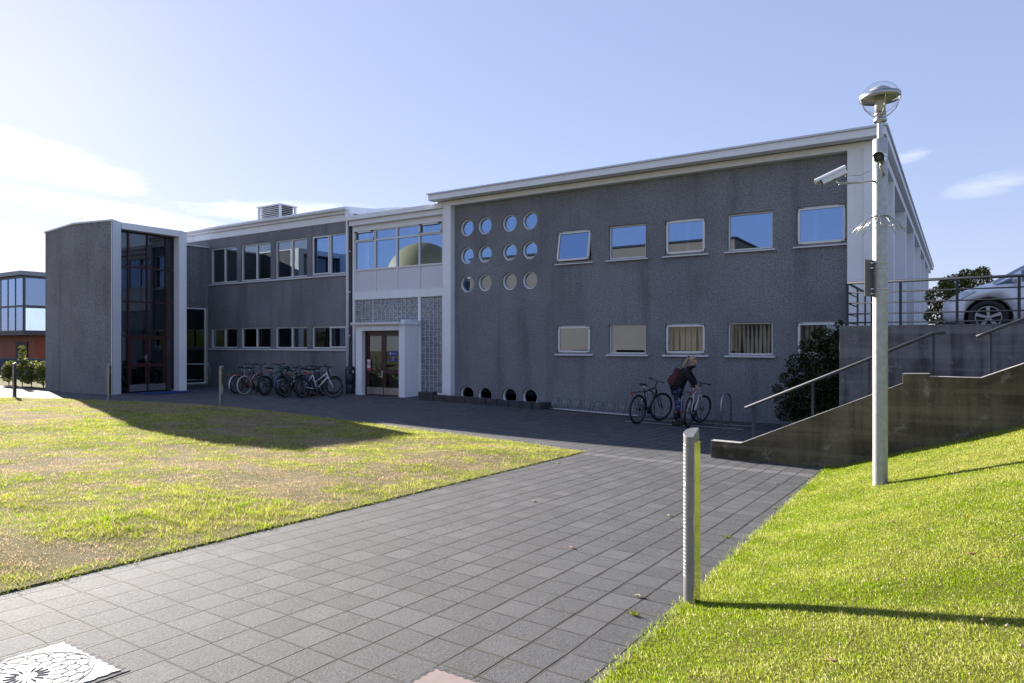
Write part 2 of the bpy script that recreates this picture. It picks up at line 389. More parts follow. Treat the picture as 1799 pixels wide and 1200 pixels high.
# grass blades ---------------------------------------------------------------
def blades(name, XY, Z, L, W, tint, lean=.5, m=None, two=True, label=None):
    n = len(XY); az = RNG.uniform(0, 2 * np.pi, n); le = RNG.uniform(.1, 1., n) ** .6 * lean * L
    d = np.stack([np.cos(az), np.sin(az)], 1); fz = RNG.uniform(0, 2 * np.pi, n); s_ = np.stack([np.cos(fz), np.sin(fz)], 1) * (W / 2)[:, None]
    B = np.concatenate([XY, (Z - .004)[:, None]], 1); h = np.sqrt(np.maximum(L ** 2 - le ** 2, 1e-6))
    s3 = np.concatenate([s_, np.zeros((n, 1))], 1)
    tip = B + np.concatenate([d * le[:, None], h[:, None]], 1)
    if two:
        mid = B + np.concatenate([d * (le * .32)[:, None], (h * .58)[:, None]], 1)
        V = np.stack([B - s3, B + s3, mid + s3 * .8, mid - s3 * .8, tip], 1).reshape(-1, 3)
        o = (np.arange(n) * 5)[:, None]
        F = np.concatenate([o + [[0, 1, 2]], o + [[0, 2, 3]], o + [[3, 2, 4]]], 0); k = 5
    else:
        V = np.stack([B - s3, B + s3, tip], 1).reshape(-1, 3); o = (np.arange(n) * 3)[:, None]; F = o + [[0, 1, 2]]; k = 3
    return tag(npmesh(name, V, F, m, np.repeat(tint, k, 0)), label, 'grass', kind='stuff')
M_BLADE = m_leafy('grass_blade', .50, .0, 1.25)
def vnoise(X, Y, sc, seed):
    """value noise for planting patches"""
    r = np.random.default_rng(seed).random((64, 64)); x = X * sc; y = Y * sc
    xi = np.floor(x).astype(int); yi = np.floor(y).astype(int); fx_ = x - xi; fy_ = y - yi
    fx_ = fx_ * fx_ * (3 - 2 * fx_); fy_ = fy_ * fy_ * (3 - 2 * fy_)
    a = r[xi % 64, yi % 64]; b = r[(xi + 1) % 64, yi % 64]; c = r[xi % 64, (yi + 1) % 64]; d = r[(xi + 1) % 64, (yi + 1) % 64]
    return a * (1 - fx_) * (1 - fy_) + b * fx_ * (1 - fy_) + c * (1 - fx_) * fy_ + d * fx_ * fy_
def patches(X, Y, s0=0): return .26 * vnoise(X, Y, .5, 3 + s0) + .28 * vnoise(X * .8, Y * 1.5, 1.1, 4 + s0) + .26 * vnoise(X, Y * 1.3, 2.6, 5 + s0) + .20 * vnoise(X, Y, 6.5, 6 + s0)
C33, S33 = math.cos(R(33)), math.sin(R(33))
def scatter(n, xr, yr, dens, ok):
    """points thinning with distance from the middle of the place"""
    X = RNG.uniform(*xr, n); Y = RNG.uniform(*yr, n); k = ok(X, Y); X, Y = X[k], Y[k]
    k = RNG.random(len(X)) < dens(X, Y); return X[k], Y[k]
def inview(X, Y, z0=1.0, tmax=1.12):
    zz = -S33 * X + C33 * Y; ll = C33 * X + S33 * Y
    return (zz > z0) & (np.abs(ll / np.maximum(zz, .1)) < tmax)
def dist(X, Y): return np.hypot(X, Y)
# bank
X, Y = scatter(3000000, (-1.7, 6.5), (.6, 11.2), lambda x, y: np.clip(9. / dist(x, y) ** 1.2, .15, 1), lambda x, y: inview(x, y) & (x > xe(y) + RNG.normal(0, .030, len(x)) - .008) & (y < 11.17))
pn = patches(X, Y, 20); L = (.009 + .018 * RNG.random(len(X)) ** 1.8) * (.5 + .6 * pn + .6 * vnoise(X, Y, 8., 78))
edge = np.exp(-np.maximum(X - xe(Y), 0) / .10); L *= 1 + .55 * edge
nearw = np.exp(-(11.2 - Y) / .25); L *= 1 + 1.0 * nearw
t0 = np.array([.175, .245, .024]); t1 = np.array([.300, .322, .075]); t2 = np.array([.47, .44, .25])
f = np.clip((pn - .5) * 3.2 + .62 + RNG.normal(0, .22, len(X)), 0, 1)[:, None]
tint = t0 * (1 - f) + t1 * f; dry = (RNG.random(len(X)) < .06 + .16 * pn)[:, None]; tint = np.where(dry, t2, tint) * RNG.uniform(.72, 1.3, (len(X), 1))
blades('bank_grass', np.stack([X, Y], 1), BANK(X, Y), L, (.0016 + .0010 * RNG.random(len(X)) + .00025 * dist(X, Y)), tint, .92, M_BLADE, True, 'bright mown grass with dandelions covering the sloping bank')
# lawn
def lawn_ok(x, y): return inview(x, y) & (lawn_edge_d(x, y) > RNG.normal(-.004, .032, len(x)))
X, Y = scatter(4400000, (-27, -4.9), (-1.5, 12.1), lambda x, y: np.clip(7.5 / dist(x, y) ** 1.1, .14, 1), lawn_ok)
pn = patches(X, Y, 0); rim = np.exp(-np.maximum(lawn_edge_d(X, Y), 0) / .22)
gr = np.clip((pn + .22 * rim - .385) * 9., 0, 1); keep = RNG.random(len(X)) < .85 + .15 * gr; X, Y, pn, gr, rim = [a[keep] for a in (X, Y, pn, gr, rim)]
L = (.009 + .017 * RNG.random(len(X)) ** 1.6) * (.5 + .6 * gr + .8 * np.clip(pn - .56, 0, 1) * 5) * (.55 + .9 * vnoise(X, Y, 9., 77))
t0 = np.array([.180, .255, .022]); t1 = np.array([.310, .335, .065]); t2 = np.array([.36, .285, .185])
f = np.clip(vnoise(X, Y, 2.2, 91) + RNG.normal(0, .15, len(X)), 0, 1)[:, None]
tint = t0 * f + t1 * (1 - f); dryp = (RNG.random(len(X)) < (.90 - .78 * gr))[:, None]
tint = np.where(dryp, t2 * RNG.uniform(.35, 1.5, (len(X), 1)), tint * RNG.uniform(.55, 1.35, (len(X), 1)) * (.7 + .6 * vnoise(X, Y, 9., 77))[:, None])
L = np.where(dryp[:, 0], L * 1.9, L)
blades('lawn_grass', np.stack([X, Y], 1), LAWN(X, Y), L, .0024 + .00036 * dist(X, Y), tint, .97, M_BLADE, False, 'patchy sunlit lawn grass with dry brown areas beside the path')

# ------------------------------------------------------------------ the school building
def athing(name, label, cat, loc, group=None):
    o = thing(name, label, cat, loc, 0, group); o['abs'] = 1; return o
D = 18.0
BLD = athing('school_building', 'long grey two storey school building with round windows, white pillars and a glazed entrance tower', 'building', (-10, 18, -1.9))
def wall_front(mb, x0, x1, z0, z1, y, rects, circs, depth=.16, mi=0, mr=1):
    """a wall plane at y facing -y with real rectangular and round openings and their reveals"""
    xs = {x0, x1}; zs = {z0, z1}
    sq = [(cx, cz, r, r * 1.25) for cx, cz, r in circs]
    for a, b, c, d in rects: xs |= {a, b}; zs |= {c, d}
    for cx, cz, r, h in sq: xs |= {cx - h, cx + h}; zs |= {cz - h, cz + h}
    xs = sorted(x for x in xs if x0 - 1e-6 <= x <= x1 + 1e-6); zs = sorted(z for z in zs if z0 - 1e-6 <= z <= z1 + 1e-6)
    for i in range(len(xs) - 1):
        for j in range(len(zs) - 1):
            mx, mz = (xs[i] + xs[i + 1]) / 2, (zs[j] + zs[j + 1]) / 2
            if any(a < mx < b and c < mz < d for a, b, c, d in rects): continue
            if any(abs(mx - cx) < h and abs(mz - cz) < h for cx, cz, r, h in sq): continue
            mb.add([(xs[i], y, zs[j]), (xs[i + 1], y, zs[j]), (xs[i + 1], y, zs[j + 1]), (xs[i], y, zs[j + 1])], [(0, 1, 2, 3)], mi)
    for a, b, c, d in rects:
        mb.add([(a, y, c), (b, y, c), (b, y, d), (a, y, d), (a, y + depth, c), (b, y + depth, c), (b, y + depth, d), (a, y + depth, d)],
               [(0, 4, 5, 1), (1, 5, 6, 2), (2, 6, 7, 3), (3, 7, 4, 0)], mi)
    for cx, cz, r, h in sq:
        n = 40; V = []; F = []
        for k in range(n):
            t = 2 * math.pi * k / n; c_, s_ = math.cos(t), math.sin(t); q = h / max(abs(c_), abs(s_))
            V += [(cx + r * c_, y, cz + r * s_), (cx + q * c_, y, max(cz + q * s_, z0)), (cx + r * c_, y + depth, cz + r * s_)]
        for k in range(n):
            j = (k + 1) % n; F += [(3 * k, 3 * k + 1, 3 * j + 1, 3 * j), (3 * k, 3 * j, 3 * j + 2, 3 * k + 2)]
        mb.add(V, F, mi)
def ring_frame(mb, a, b, c, d, y0, y1, w, mi=0):
    mb.box(a, b, y0, y1, c, c + w, mi); mb.box(a, b, y0, y1, d - w, d, mi)
    mb.box(a, a + w, y0, y1, c + w, d - w, mi); mb.box(b - w, b, y0, y1, c + w, d - w, mi)

# main block ---------------------------------------------------------------
WX = [(-10.07 + 1.68 * i, -8.955 + 1.68 * i) for i in range(5)]
ZU, ZL = (2.40, 3.345), (-.285, .545)
RX = (-13.446, -12.737, -11.788, -11.044); RZ = (3.775, 2.873, 1.953, -1.643)
rects = [(a, b, *ZU) for a, b in WX] + [(a, b, *ZL) for a, b in WX]
circs = [(x, z, .275) for x in RX for z in RZ]
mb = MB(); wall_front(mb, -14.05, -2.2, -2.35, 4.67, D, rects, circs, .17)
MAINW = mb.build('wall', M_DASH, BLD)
mb = MB()
mb.box(-14.27, -13.94, D - .22, D + .3, -2.35, 4.52); mb.build('pillar', M_WHITE, BLD, .008); mb = MB()
mb.box(-2.2, -1.86, D - .22, D + .3, -2.35, 4.52)                      # right pillar
mb.build('pillar', M_WHITE, BLD, .008)
mb = MB(); mb.box(-14.50, -1.50, D - .224, D + .3, 4.52, 4.678); mb.build('beam', M_WHITE, BLD, .008)
mb = MB()
mb.box(-14.58, -1.37, D - .60, D - .30, 4.68, 4.86); mb.box(-14.58, -14.3, D - .30, 51, 4.682, 4.858); mb.box(-1.67, -1.37, D - .30, 51.3, 4.681, 4.859)
mb.build('roof_fascia', M_FASCIA, BLD, .006)
mb = MB(); mb.box(-14.29, -1.68, D - .295, 51, 4.69, 4.85); mb.box(-14.4, -1.5, D - .45, 51.1, 4.862, 4.90)
for (x, y, w, h) in ((-12.9, 22., .9, .30), (-2.1, 20.4, .32, .16), (-6.5, 27, .8, .24)): mb.ball((x, y, 4.90), 1., 20, 10, 0, (w, w, h))
mb.build('roof', M_ROOF, BLD)
mb = MB(); mb.box(-14.62, -1.335, D - .64, D - .45, 4.863, 4.908); mb.box(-1.5, -1.33, D - .449, 51.2, 4.8635, 4.9085); mb.box(-14.625, -14.4, D - .449, 51.2, 4.8635, 4.9085); mb.build('roof_flashing', mat('pale_blue_flashing', (.60, .64, .70), .4, .2, var=.05), BLD)
mb = MB()
mb.box(-1.95, -1.865, D + .31, 50.8, -.2, 4.67); mb.box(-14.25, -1.96, 50.4, 50.8, -2, 4.67); mb.box(-14.25, -14.1, D + .31, 50.39, -2.3, 4.67)
mb.build('side_wall', mat('blue_white_render', (.62, .63, .64), .7, var=.06, scale=1.5, streak=.2), BLD)
for k, y in enumerate([17.72] + [21.45 + 5.05 * i for i in range(6)]):
    mb = MB(); mb.box(-1.855, -1.50, y, y + .30, -.3, 4.518 if k == 0 else 4.44); mb.build('side_fin', M_WHITE, BLD, .006)
mb = MB(); mb.box(-1.86, -1.50, D + .31, 50.8, 4.442, 4.675); mb.build('side_beam', M_WHITE, BLD)
mb = MB(); mb.tube([(-1.70, D + .0, 4.28), (-1.70, D + .0, 4.12), (-1.62, D + .06, 4.02), (-1.60, D + .1, 3.85)], .045, 10); mb.build('overflow_pipe', M_WHITE, BLD)
# rooms behind the glass
def room(x0, x1, y0, y1, z0, z1):
    mb = MB(); mb.box(x0, x1, y0, y1, z0, z1); o = mb.build('room', M_INT, BLD)
    bm = bmesh.new(); bm.from_mesh(o.data)
    bmesh.ops.delete(bm, geom=[f for f in bm.faces if all(abs(v.co.y - y0) < 1e-4 for v in f.verts)], context='FACES')
    bmesh.ops.reverse_faces(bm, faces=bm.faces); bm.to_mesh(o.data); bm.free(); return o
room(-14.0, -1.97, D + .175, D + 5, 1.2, 4.5); room(-14.0, -1.97, D + .175, D + 5, -2.2, 1.15)
def window(a, b, c, d, style, y=D, open_=False, sill=True, glass=None):
    glass = glass or M_GLASS
    """white framed window: frame > pane, sill, corner brackets"""
    mb = MB(); w = .042
    if style == 'fixed':
        ring_frame(mb, a, b, c, d, y + .07, y + .165, w)
        fr = mb.build('window', M_FRAME, BLD, .004)
        p = MB(); p.box(a + w, b - w, y + .105, y + .117, c + w, d - w); p.build('pane', glass, fr)
    else:
        ring_frame(mb, a, b, c, d, y + .05, y + .165, .03)
        fr = mb.build('window', M_FRAME, BLD, .004)
        sa, sb, sc_, sd = a + .03, b - .03, c + .03, d - .035
        M = Matrix()
        if open_:
            piv = Vector(((a + b) / 2, y + .03, (c + d) / 2 + .12)); M = Matrix.Translation(piv) @ Matrix.Rotation(R(-11), 4, 'X') @ Matrix.Translation(-piv)
        m2 = MB(); ring_frame(m2, sa, sb, sc_, sd, y - .02, y + .045, .055); m2.build('sash', M_FRAME, fr, .004, M)
        p = MB(); p.box(sa + .055, sb - .055, y + .005, y + .017, sc_ + .055, sd - .055); p.build('pane', glass, fr, 0, M)
        t = .010
        for cx, sx in ((sa, 1), (sb, -1)):
            for cz, sz in ((sd, -1), (sc_, 1)):
                lx = .13 if sz < 0 else .10; lz = .09; h = MB()
                h.box(min(cx - .004 * sx, cx + lx * sx), max(cx - .004 * sx, cx + lx * sx), y - .026, y - .0205, min(cz - .004 * sz, cz + t * sz), max(cz - .004 * sz, cz + t * sz))
                h.box(min(cx - .004 * sx, cx + t * sx), max(cx - .004 * sx, cx + t * sx), y - .027, y - .0206, min(cz - .004 * sz, cz + lz * sz), max(cz - .004 * sz, cz + lz * sz))
                h.build('bracket', M_DARKGAP, fr, 0, M)
    if sill:
        s_ = MB(); s_.prism([(y - .075, c - .062), (y + .06, c - .045), (y + .06, c - .002), (y - .075, c - .030)], a - .075, b + .075 if b < -2.5 else -2.21, axis='x')
        s_.build('sill', M_SILL, fr, .003)
    return fr
for i, (a, b) in enumerate(WX):
    st = 'sash' if i % 2 == 0 else 'fixed'
    window(a, b, *ZU, st, open_=(i == 0)); window(a, b, *ZL, st, glass=M_GLASSC if i >= 2 else None)
for x in RX:
    for z in RZ:
        mb = MB(); Mx = Matrix.Rotation(R(90), 4, 'X')
        prof = [(.268, .0), (.268, .05), (.245, .05), (.245, -.02)]
        V = [(r, -h) for r, h in prof]
        mb.lathe([(.2745, -.055), (.2745, -.165), (.235, -.165), (.235, -.055), (.2745, -.055)], (x, D, z), 36, 0, Mx)
        fr = mb.build('round_window', M_FRAME, BLD)
        p = MB(); n = 36; p.prism([(x + .236 * math.cos(2 * math.pi * k / n), z + .236 * math.sin(2 * math.pi * k / n)) for k in range(n)], D + .12, D + .13, axis='y')
        p.build('pane', M_GLASS if z > 0 else M_GLASSD, fr)

# curtains (they hang inside: things of their own)
def curtain(name, label, x0, x1, z0, z1, y, m, amp, n, gap=0.):
    """hanging folds under one header; gap > 0 lets the folds part in places"""
    mb = MB(); N = n * 10; rg = np.random.default_rng(int(abs(x0) * 100)); ph = rg.uniform(0, 6, n + 1); wd = rg.uniform(.4, 1.6, n + 1)
    zs = np.linspace(z0, z1 - .04, 12)
    for q in range(n):
        a = x0 + (x1 - x0) * q / n; b_ = x0 + (x1 - x0) * (q + 1) / n; V = []; F = []; K = 7
        for j, z in enumerate(zs):
            h = (z - z0) / (z1 - z0); ga = gap * wd[q] * (.5 + .9 * math.sin(h * 2.6 + ph[q]) ** 2); gb = gap * wd[q + 1] * (.5 + .9 * math.sin(h * 2.6 + ph[q + 1]) ** 2)
            if j == len(zs) - 1: ga = gb = 0
            for k in range(K): u_ = k / (K - 1); V.append((a + ga / 2 + (b_ - a - (ga + gb) / 2) * u_, y + amp * math.sin(u_ * math.pi) * (-1) ** q, z))
        for j in range(len(zs) - 1):
            for k in range(K - 1): F.append((j * K + k, j * K + k + 1, (j + 1) * K + k + 1, (j + 1) * K + k))
        mb.add(V, F, 0, True)
    mb.box(x0, x1, y - .012, y + .012, z1 - .045, z1)
    o = mb.build(name, m); bm = bmesh.new(); bm.from_mesh(o.data); bmesh.ops.remove_doubles(bm, verts=bm.verts, dist=.002); bm.to_mesh(o.data); bm.free()
    return tag(o, label, 'curtain', 'curtains behind the lower windows')
curtain('curtain', 'beige curtain gathered behind the right half of the lower window above the person', -6.72, -5.58, -.4, .60, D + .24, M_CURT, .02, 7, .035)
curtain('curtain', 'beige curtain with dark folds filling the lower window left of the bush', -5.04, -3.90, -.4, .60, D + .24, M_CURT, .02, 11, .042)
curtain('curtain', 'beige curtain behind the lower window half hidden by the bush', -3.35, -2.22, -.4, .60, D + .24, M_CURT, .02, 9, .04)
tag(curtain('window_blind', 'pale narrow drape hanging in the last upper window beside the white pillar', -3.02, -2.92, 2.3, 3.4, D + .25, M_BLIND, .008, 1), cat='blind')['group'] = 'drapes in the upper windows'
tag(curtain('window_blind', 'pale narrow drape hanging in the third upper window from the right', -6.22, -6.14, 2.3, 3.4, D + .25, M_BLIND, .008, 1), cat='blind')['group'] = 'drapes in the upper windows'

# link with glazing, glass blocks and porch ----------------------------------
LY = 18.1
LX0, LX1 = -18.72, -14.29
mb = MB()
mb.box(LX0, -18.62, LY - .05, LY + .2, -2.3, 4.1); mb.box(LX0, LX1, LY - .052, LY + .2, 4.1, 4.30)
mb.box(LX0, LX1, LY - .055, LY + .2, 1.605, 1.87); mb.box(LX0, LX1, LY - .05, LY + .2, -2.3, -1.66)
mb.box(-15.57, -15.465, LY - .049, LY + .2, -1.66, 1.605)
mb.build('link_frame', M_WHITE, BLD, .006)
mb = MB(); mb.box(LX0, LX1, LY - .22, LY + .3, 4.302, 4.48); mb.box(LX0 - .02, LX1, LY - .34, LY + 8, 4.484, 4.65); mb.build('link_fascia', M_FASCIA, BLD, .006)
mb = MB(); mb.box(LX0, LX1, LY + .8, LY + .9, -2, 4.4); mb.box(LX0, LX1, LY + .2, LY + .8, 1.62, 1.72); mb.build('link_backing', M_INT, BLD)
MX = [-18.61, -17.60, -16.56, -15.53, -14.50]
for i in range(4):
    a, b = MX[i] + .025, MX[i + 1] - .025
    mb = MB(); ring_frame(mb, MX[i], MX[i + 1] - .001, 1.875, 4.095, LY - .03, LY + .06, .036); mb.box(a, b, LY - .03, LY + .06, 2.66, 2.72); mb.box(a, b, LY - .031, LY + .06, 3.70, 3.76)
    fr = mb.build('link_window', M_FRAME, BLD, .003)
    p = MB(); p.box(a + .012, b - .012, LY + .012, LY + .022, 2.725, 3.695); p.box(a + .012, b - .012, LY + .012, LY + .022, 3.765, 4.055); p.build('pane', M_GLASS, fr)
    p = MB(); p.box(a + .012, b - .012, LY + .004, LY + .03, 1.915, 2.655); p.build('infill_panel', mat('lilac_white_panel', (.66, .67, .74), .35, var=.03, scale=2), fr)
    if i in (0, 3):
        p = MB(); ring_frame(p, a, b, 3.75, 4.07, LY - .07, LY - .032, .035); p.build('sash', M_FRAME, fr, .003)
        for cx, sx in ((a, 1), (b, -1)):
            h = MB(); h.box(min(cx, cx + .14 * sx), max(cx, cx + .14 * sx), LY - .078, LY - .071, 4.045, 4.085); h.box(min(cx, cx + .02 * sx), max(cx, cx + .02 * sx), LY - .079, LY - .0712, 3.74, 3.82)
            h.build('bracket', M_DARKGAP, fr)
def block_panel(x0, x1, z0, z1, nx, nz):
    dx, dz = (x1 - x0) / nx, (z1 - z0) / nz; mb = MB()
    for i in range(nx + 1): mb.box(x0 + i * dx - .009, x0 + i * dx + .009, LY - .012, LY + .05, z0, z1)
    for j in range(nz + 1): mb.box(x0, x1, LY - .013, LY + .05, z0 + j * dz - .009, z0 + j * dz + .009)
    o = mb.build('glass_block_panel', mat('grout_white', (.52, .54, .56), .6, var=.05), BLD)
    mb = MB()
    for i in range(nx):
        for j in range(nz):
            a, b, c, d = x0 + i * dx + .010, x0 + (i + 1) * dx - .010, z0 + j * dz + .010, z0 + (j + 1) * dz - .010; e = .03
            mb.add([(a, LY + .005, c), (b, LY + .005, c), (b, LY + .005, d), (a, LY + .005, d), (a + e, LY - .008, c + e), (b - e, LY - .008, c + e), (b - e, LY - .008, d - e), (a + e, LY - .008, d - e)],
                   [(4, 5, 6, 7), (0, 1, 5, 4), (1, 2, 6, 5), (2, 3, 7, 6), (3, 0, 4, 7)], 0, False)
    mb.build('glass_blocks', M_BLOCK, o)
block_panel(-15.46, -14.545, -1.655, 1.60, 5, 17); mb = MB(); mb.box(-14.535, LX1, LY - .03, LY + .1, -1.65, 1.60); mb.build('link_mullion', M_FRAME, BLD)
block_panel(-17.70, -15.575, .65, 1.60, 11, 5)
block_panel(-18.615, -17.72, .65, 1.60, 5, 5)
block_panel(-18.615, -17.72, -1.65, .648, 5, 12)
mb = MB(); mb.box(-17.719, -17.701, LY - .03, LY + .05, .65, 1.60); mb.build('link_mullion', M_FRAME, BLD)
# porch
PX0, PX1, PY = -17.76, -15.49, 17.28; GZ = g(-16.6, 17.3) - .02
mb = MB()
mb.box(PX0, -17.46, PY, LY - .02, GZ - .2, .45); mb.box(-15.75, PX1, PY, LY - .02, GZ - .2, .45); mb.box(PX0, PX1, PY - .001, LY - .021, .45, .635)
mb.build('porch', M_WHITE, BLD, .008)
mb = MB(); mb.box(PX0 - .10, -15.62, PY - .12, LY - .03, .637, .72); mb.box(-15.62, PX1 + .05, PY - .05, LY - .031, .639, .80); mb.build('porch_roof', M_FASCIA, BLD, .008)
mb = MB(); mb.box(PX0 - .10, -15.63, PY - .165, PY - .125, .67, .735); mb.build('porch_gutter', M_FRAME, BLD)
DY = PY + .16; dx0, dx1 = -17.46, -15.75; dm = (dx0 + dx1) / 2
mb = MB(); ring_frame(mb, dx0, dx1, GZ, .45, DY, DY + .10, .06); mb.build('door_frame', M_MAROON, BLD)
for s_, (a, b) in enumerate(((dx0 + .06, dm), (dm, dx1 - .06))):
    mb = MB(); w = .105
    mb.box(a + .002, a + w, DY + .02, DY + .07, GZ + .01, .385); mb.box(b - w, b - .002, DY + .02, DY + .07, GZ + .01, .385)
    for z0, z1 in ((GZ + .01, GZ + .28), (-1.02, -.90), (.27, .385)): mb.box(a + w, b - w, DY + .021, DY + .069, z0, z1)
    dr = mb.build('entrance_door', M_MAROON, BLD, .004)
    p = MB(); p.box(a + w, b - w, DY + .04, DY + .05, GZ + .28, -1.02); p.box(a + w, b - w, DY + .04, DY + .05, -.90, .27); p.build('door_glass', M_DOORG, dr)
    p = MB(); p.box(a + .02, b - .02, DY + .008, DY + .019, GZ + .03, GZ + .30); p.build('kick_plate', mat('worn_steel', (.50, .48, .46), .38, .9, var=.2, scale=4), dr)
    if s_ == 0:
        p = MB(); hx = b - .05; p.box(hx - .022, hx + .022, DY + .0, DY + .018, -1.18, -.93, 0); p.tube([(hx, DY - .05, -1.12), (hx - .13, DY - .05, -1.13)], .011, 8); p.tube([(hx, DY + .01, -1.12), (hx, DY - .05, -1.12)], .011, 8)
        p.build('door_handle', M_STEEL, dr)
mb = MB(); mb.box(dx0, dx1, LY - .5, LY - .45, GZ, .45); mb.build('lobby_backing', M_INT, BLD)

# wing -----------------------------------------------------------------------
VX = [(-27.31, -25.49), (-25.21, -23.30), (-23.01, -21.13), (-20.86, -18.95)]
WU, WL_ = (2.61, 4.12), (-.18, .665)
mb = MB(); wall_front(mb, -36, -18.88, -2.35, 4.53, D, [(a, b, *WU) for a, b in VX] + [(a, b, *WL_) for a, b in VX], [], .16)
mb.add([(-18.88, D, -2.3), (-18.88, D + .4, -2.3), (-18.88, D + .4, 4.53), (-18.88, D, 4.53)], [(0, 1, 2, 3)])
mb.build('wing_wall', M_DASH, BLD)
room(-35.8, -18.95, D + .165, D + 4, 1.6, 4.5); room(-35.8, -18.95, D + .165, D + 4, -2.2, 1.5)
mb = MB(); mb.box(-36.1, -18.80, D - .02, D + .2, 4.535, 4.80); mb.box(-36.1, -18.76, D - .13, D + .2, 4.803, 4.975); mb.build('wing_fascia', M_FASCIA, BLD, .006)
mb = MB(); mb.tube([(-36.1, D - .20, 4.955), (-18.74, D - .20, 4.955)], .07, 10); mb.build('gutter', M_FASCIA, BLD)
# gently rising roof with its white end board
prof = [(D - .12, 4.99), (D + 1.2, 5.13), (D + 2.5, 5.40), (D + 3.4, 5.56), (D + 4.6, 5.66), (D + 6.5, 5.70), (D + 9, 5.60)]
mb = MB(); mb.prism(prof + [(D + 9, 4.9), (D - .12, 4.9)], -36.1, -18.82, axis='x'); mb.build('wing_roof', M_ROOF, BLD)
mb = MB(); mb.prism([(y, z + .03) for y, z in prof] + [(y, z - .22) for y, z in prof[::-1]], -18.815, -18.73, axis='x'); mb.prism(prof[:1] + [(D + 9, 5.3), (D + 9, -2), (D + .41, -2), (D + .41, 4.85)], -18.9, -18.82, axis='x'); mb.build('roof_end_board', M_FASCIA, BLD)
for (zc, zd), up in ((WU, True), (WL_, False)):
    for i, (a, b) in enumerate(VX):
        md = (a + b) / 2 + .02; mb = MB(); ring_frame(mb, a, b, zc, zd, D + .05, D + .155, .05); mb.box(md - .035, md + .035, D + .049, D + .156, zc + .05, zd - .05)
        fr = mb.build('window', M_FRAME, BLD, .004)
        p = MB()
        for q0, q1 in ((a + .05, md - .035), (md + .035, b - .05)): p.box(q0, q1, D + .095, D + .107, zc + .05, zd - .05)
        p.build('pane', M_GLASS if (up and i == 3) else M_GLASSW, fr)
        if i == 3:
            s_ = MB(); q0, q1 = ((a + .05, md - .02) if up else (md + .02, b - .03)); ring_frame(s_, q0, q1, zc + .03, zd - .03, D + .0, D + .048, .05); s_.build('sash', M_FRAME, fr, .004)
    s_ = MB(); s_.box(-27.45, -18.9, D - .05, D + .06, zc - .085, zc - .03); s_.build('sill', M_SILL, BLD, .004)
mb = MB(); mb.tube([(-18.84, D - .14, 4.90), (-18.84, D - .10, 4.6), (-18.84, D - .08, -1.75)], .05, 10)
for z in (.3, 1.9, 3.4): mb.box(-18.91, -18.77, D - .05, D - .001, z - .02, z + .02)
mb.build('downpipe', M_FASCIA, BLD)
# roof ventilator
mb = MB(); vx0, vx1, vy0, vy1, vz0, vz1 = -28.15, -26.5, 21., 21.95, 5.5, 6.48
for x in (vx0, vx1 - .09):
    for y in (vy0, vy1 - .09): mb.box(x, x + .09, y, y + .09, vz0, vz1)
mb.box(vx0 - .03, vx1 + .03, vy0 - .03, vy1 + .03, vz1 + .001, vz1 + .06); mb.box(vx0 - .02, vx1 + .02, vy0 - .02, vy1 + .02, vz0, vz0 + .36)
vent = mb.build('roof_vent', M_FASCIA, BLD)
mb = MB(); mb.box(vx0 + .12, vx1 - .12, vy0 + .12, vy1 - .12, vz0 + .37, vz1 - .01); core = mb.build('vent_core', M_DARKGAP, vent); mb = MB(); z = vz0 + .40
while z < vz1 - .04:
    mb.obox(((vx0 + vx1) / 2, vy0 + .045, z), ((vx1 - vx0) / 2 - .09, 0, 0), (0, .034, -.010), (0, .003, .007))
    mb.obox((vx1 - .045, (vy0 + vy1) / 2, z), (0, (vy1 - vy0) / 2 - .09, 0), (.034, 0, -.010), (.003, 0, .007)); z += .085
mb.build('louvre', M_FASCIA, vent)

# tower with the glazed screen -------------------------------------------------
TZT = 4.26; gt = g(-26, 13)
A, B_, Mp, Lp = (-24.60, 12.46), (-24.95, 12.95), (-26.5, 12.1), (-29.5, 12.45)
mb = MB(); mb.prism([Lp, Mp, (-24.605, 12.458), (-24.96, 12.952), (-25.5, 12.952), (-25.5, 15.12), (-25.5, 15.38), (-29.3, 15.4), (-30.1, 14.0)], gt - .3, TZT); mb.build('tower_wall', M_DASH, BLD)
mb = MB(); mb.prism([(-24.60, 12.45), (-24.945, 12.945), (-25.6, 12.96), (-24.66, 12.452)], gt - .3, TZT + .062); mb.build('tower_jamb', M_WHITE, BLD)
mb = MB(); mb.box(-25.499, -24.95, 15.12, 15.42, gt - .3, TZT + .06); mb.build('tower_jamb', M_WHITE, BLD, .006)
mb = MB(); mb.box(-25.498, -24.951, 12.965, 15.12, 4.09, TZT + .058); mb.build('tower_lintel', M_WHITE, BLD, .006)
mb = MB(); mb.prism([(-29.56, 12.42), (-26.5, 12.06), (-24.62, 12.435), (-24.98, 12.97), (-25.5, 12.97), (-25.5, 15.40), (-29.32, 15.44), (-30.18, 14.0)], TZT + .001, TZT + .055); mb.build('tower_coping', M_SILL, BLD)
gxx = -25.36; yv = [12.97, 13.40, 14.10, 14.82, 15.12]; zh = [gt + .02, .28, 1.54, 2.80, 4.085]
mb = MB()
for y in yv: mb.box(gxx - .05, gxx + .05, y - .03, y + .03, zh[0], zh[-1])
for z in zh[1:]: mb.box(gxx - .049, gxx + .049, yv[0], yv[-1], z - .028, z + .028)
scr = mb.build('glazed_screen', M_MAROON, BLD)
p = MB()
for j in range(1, 4): p.box(gxx - .006, gxx + .006, yv[0], yv[-1], zh[j], zh[j + 1])
p.box(gxx - .006, gxx + .006, yv[0], yv[1], zh[0], zh[1]); p.box(gxx - .006, gxx + .006, yv[3], yv[4], zh[0], zh[1])
p.build('pane', M_GLASSU, scr)
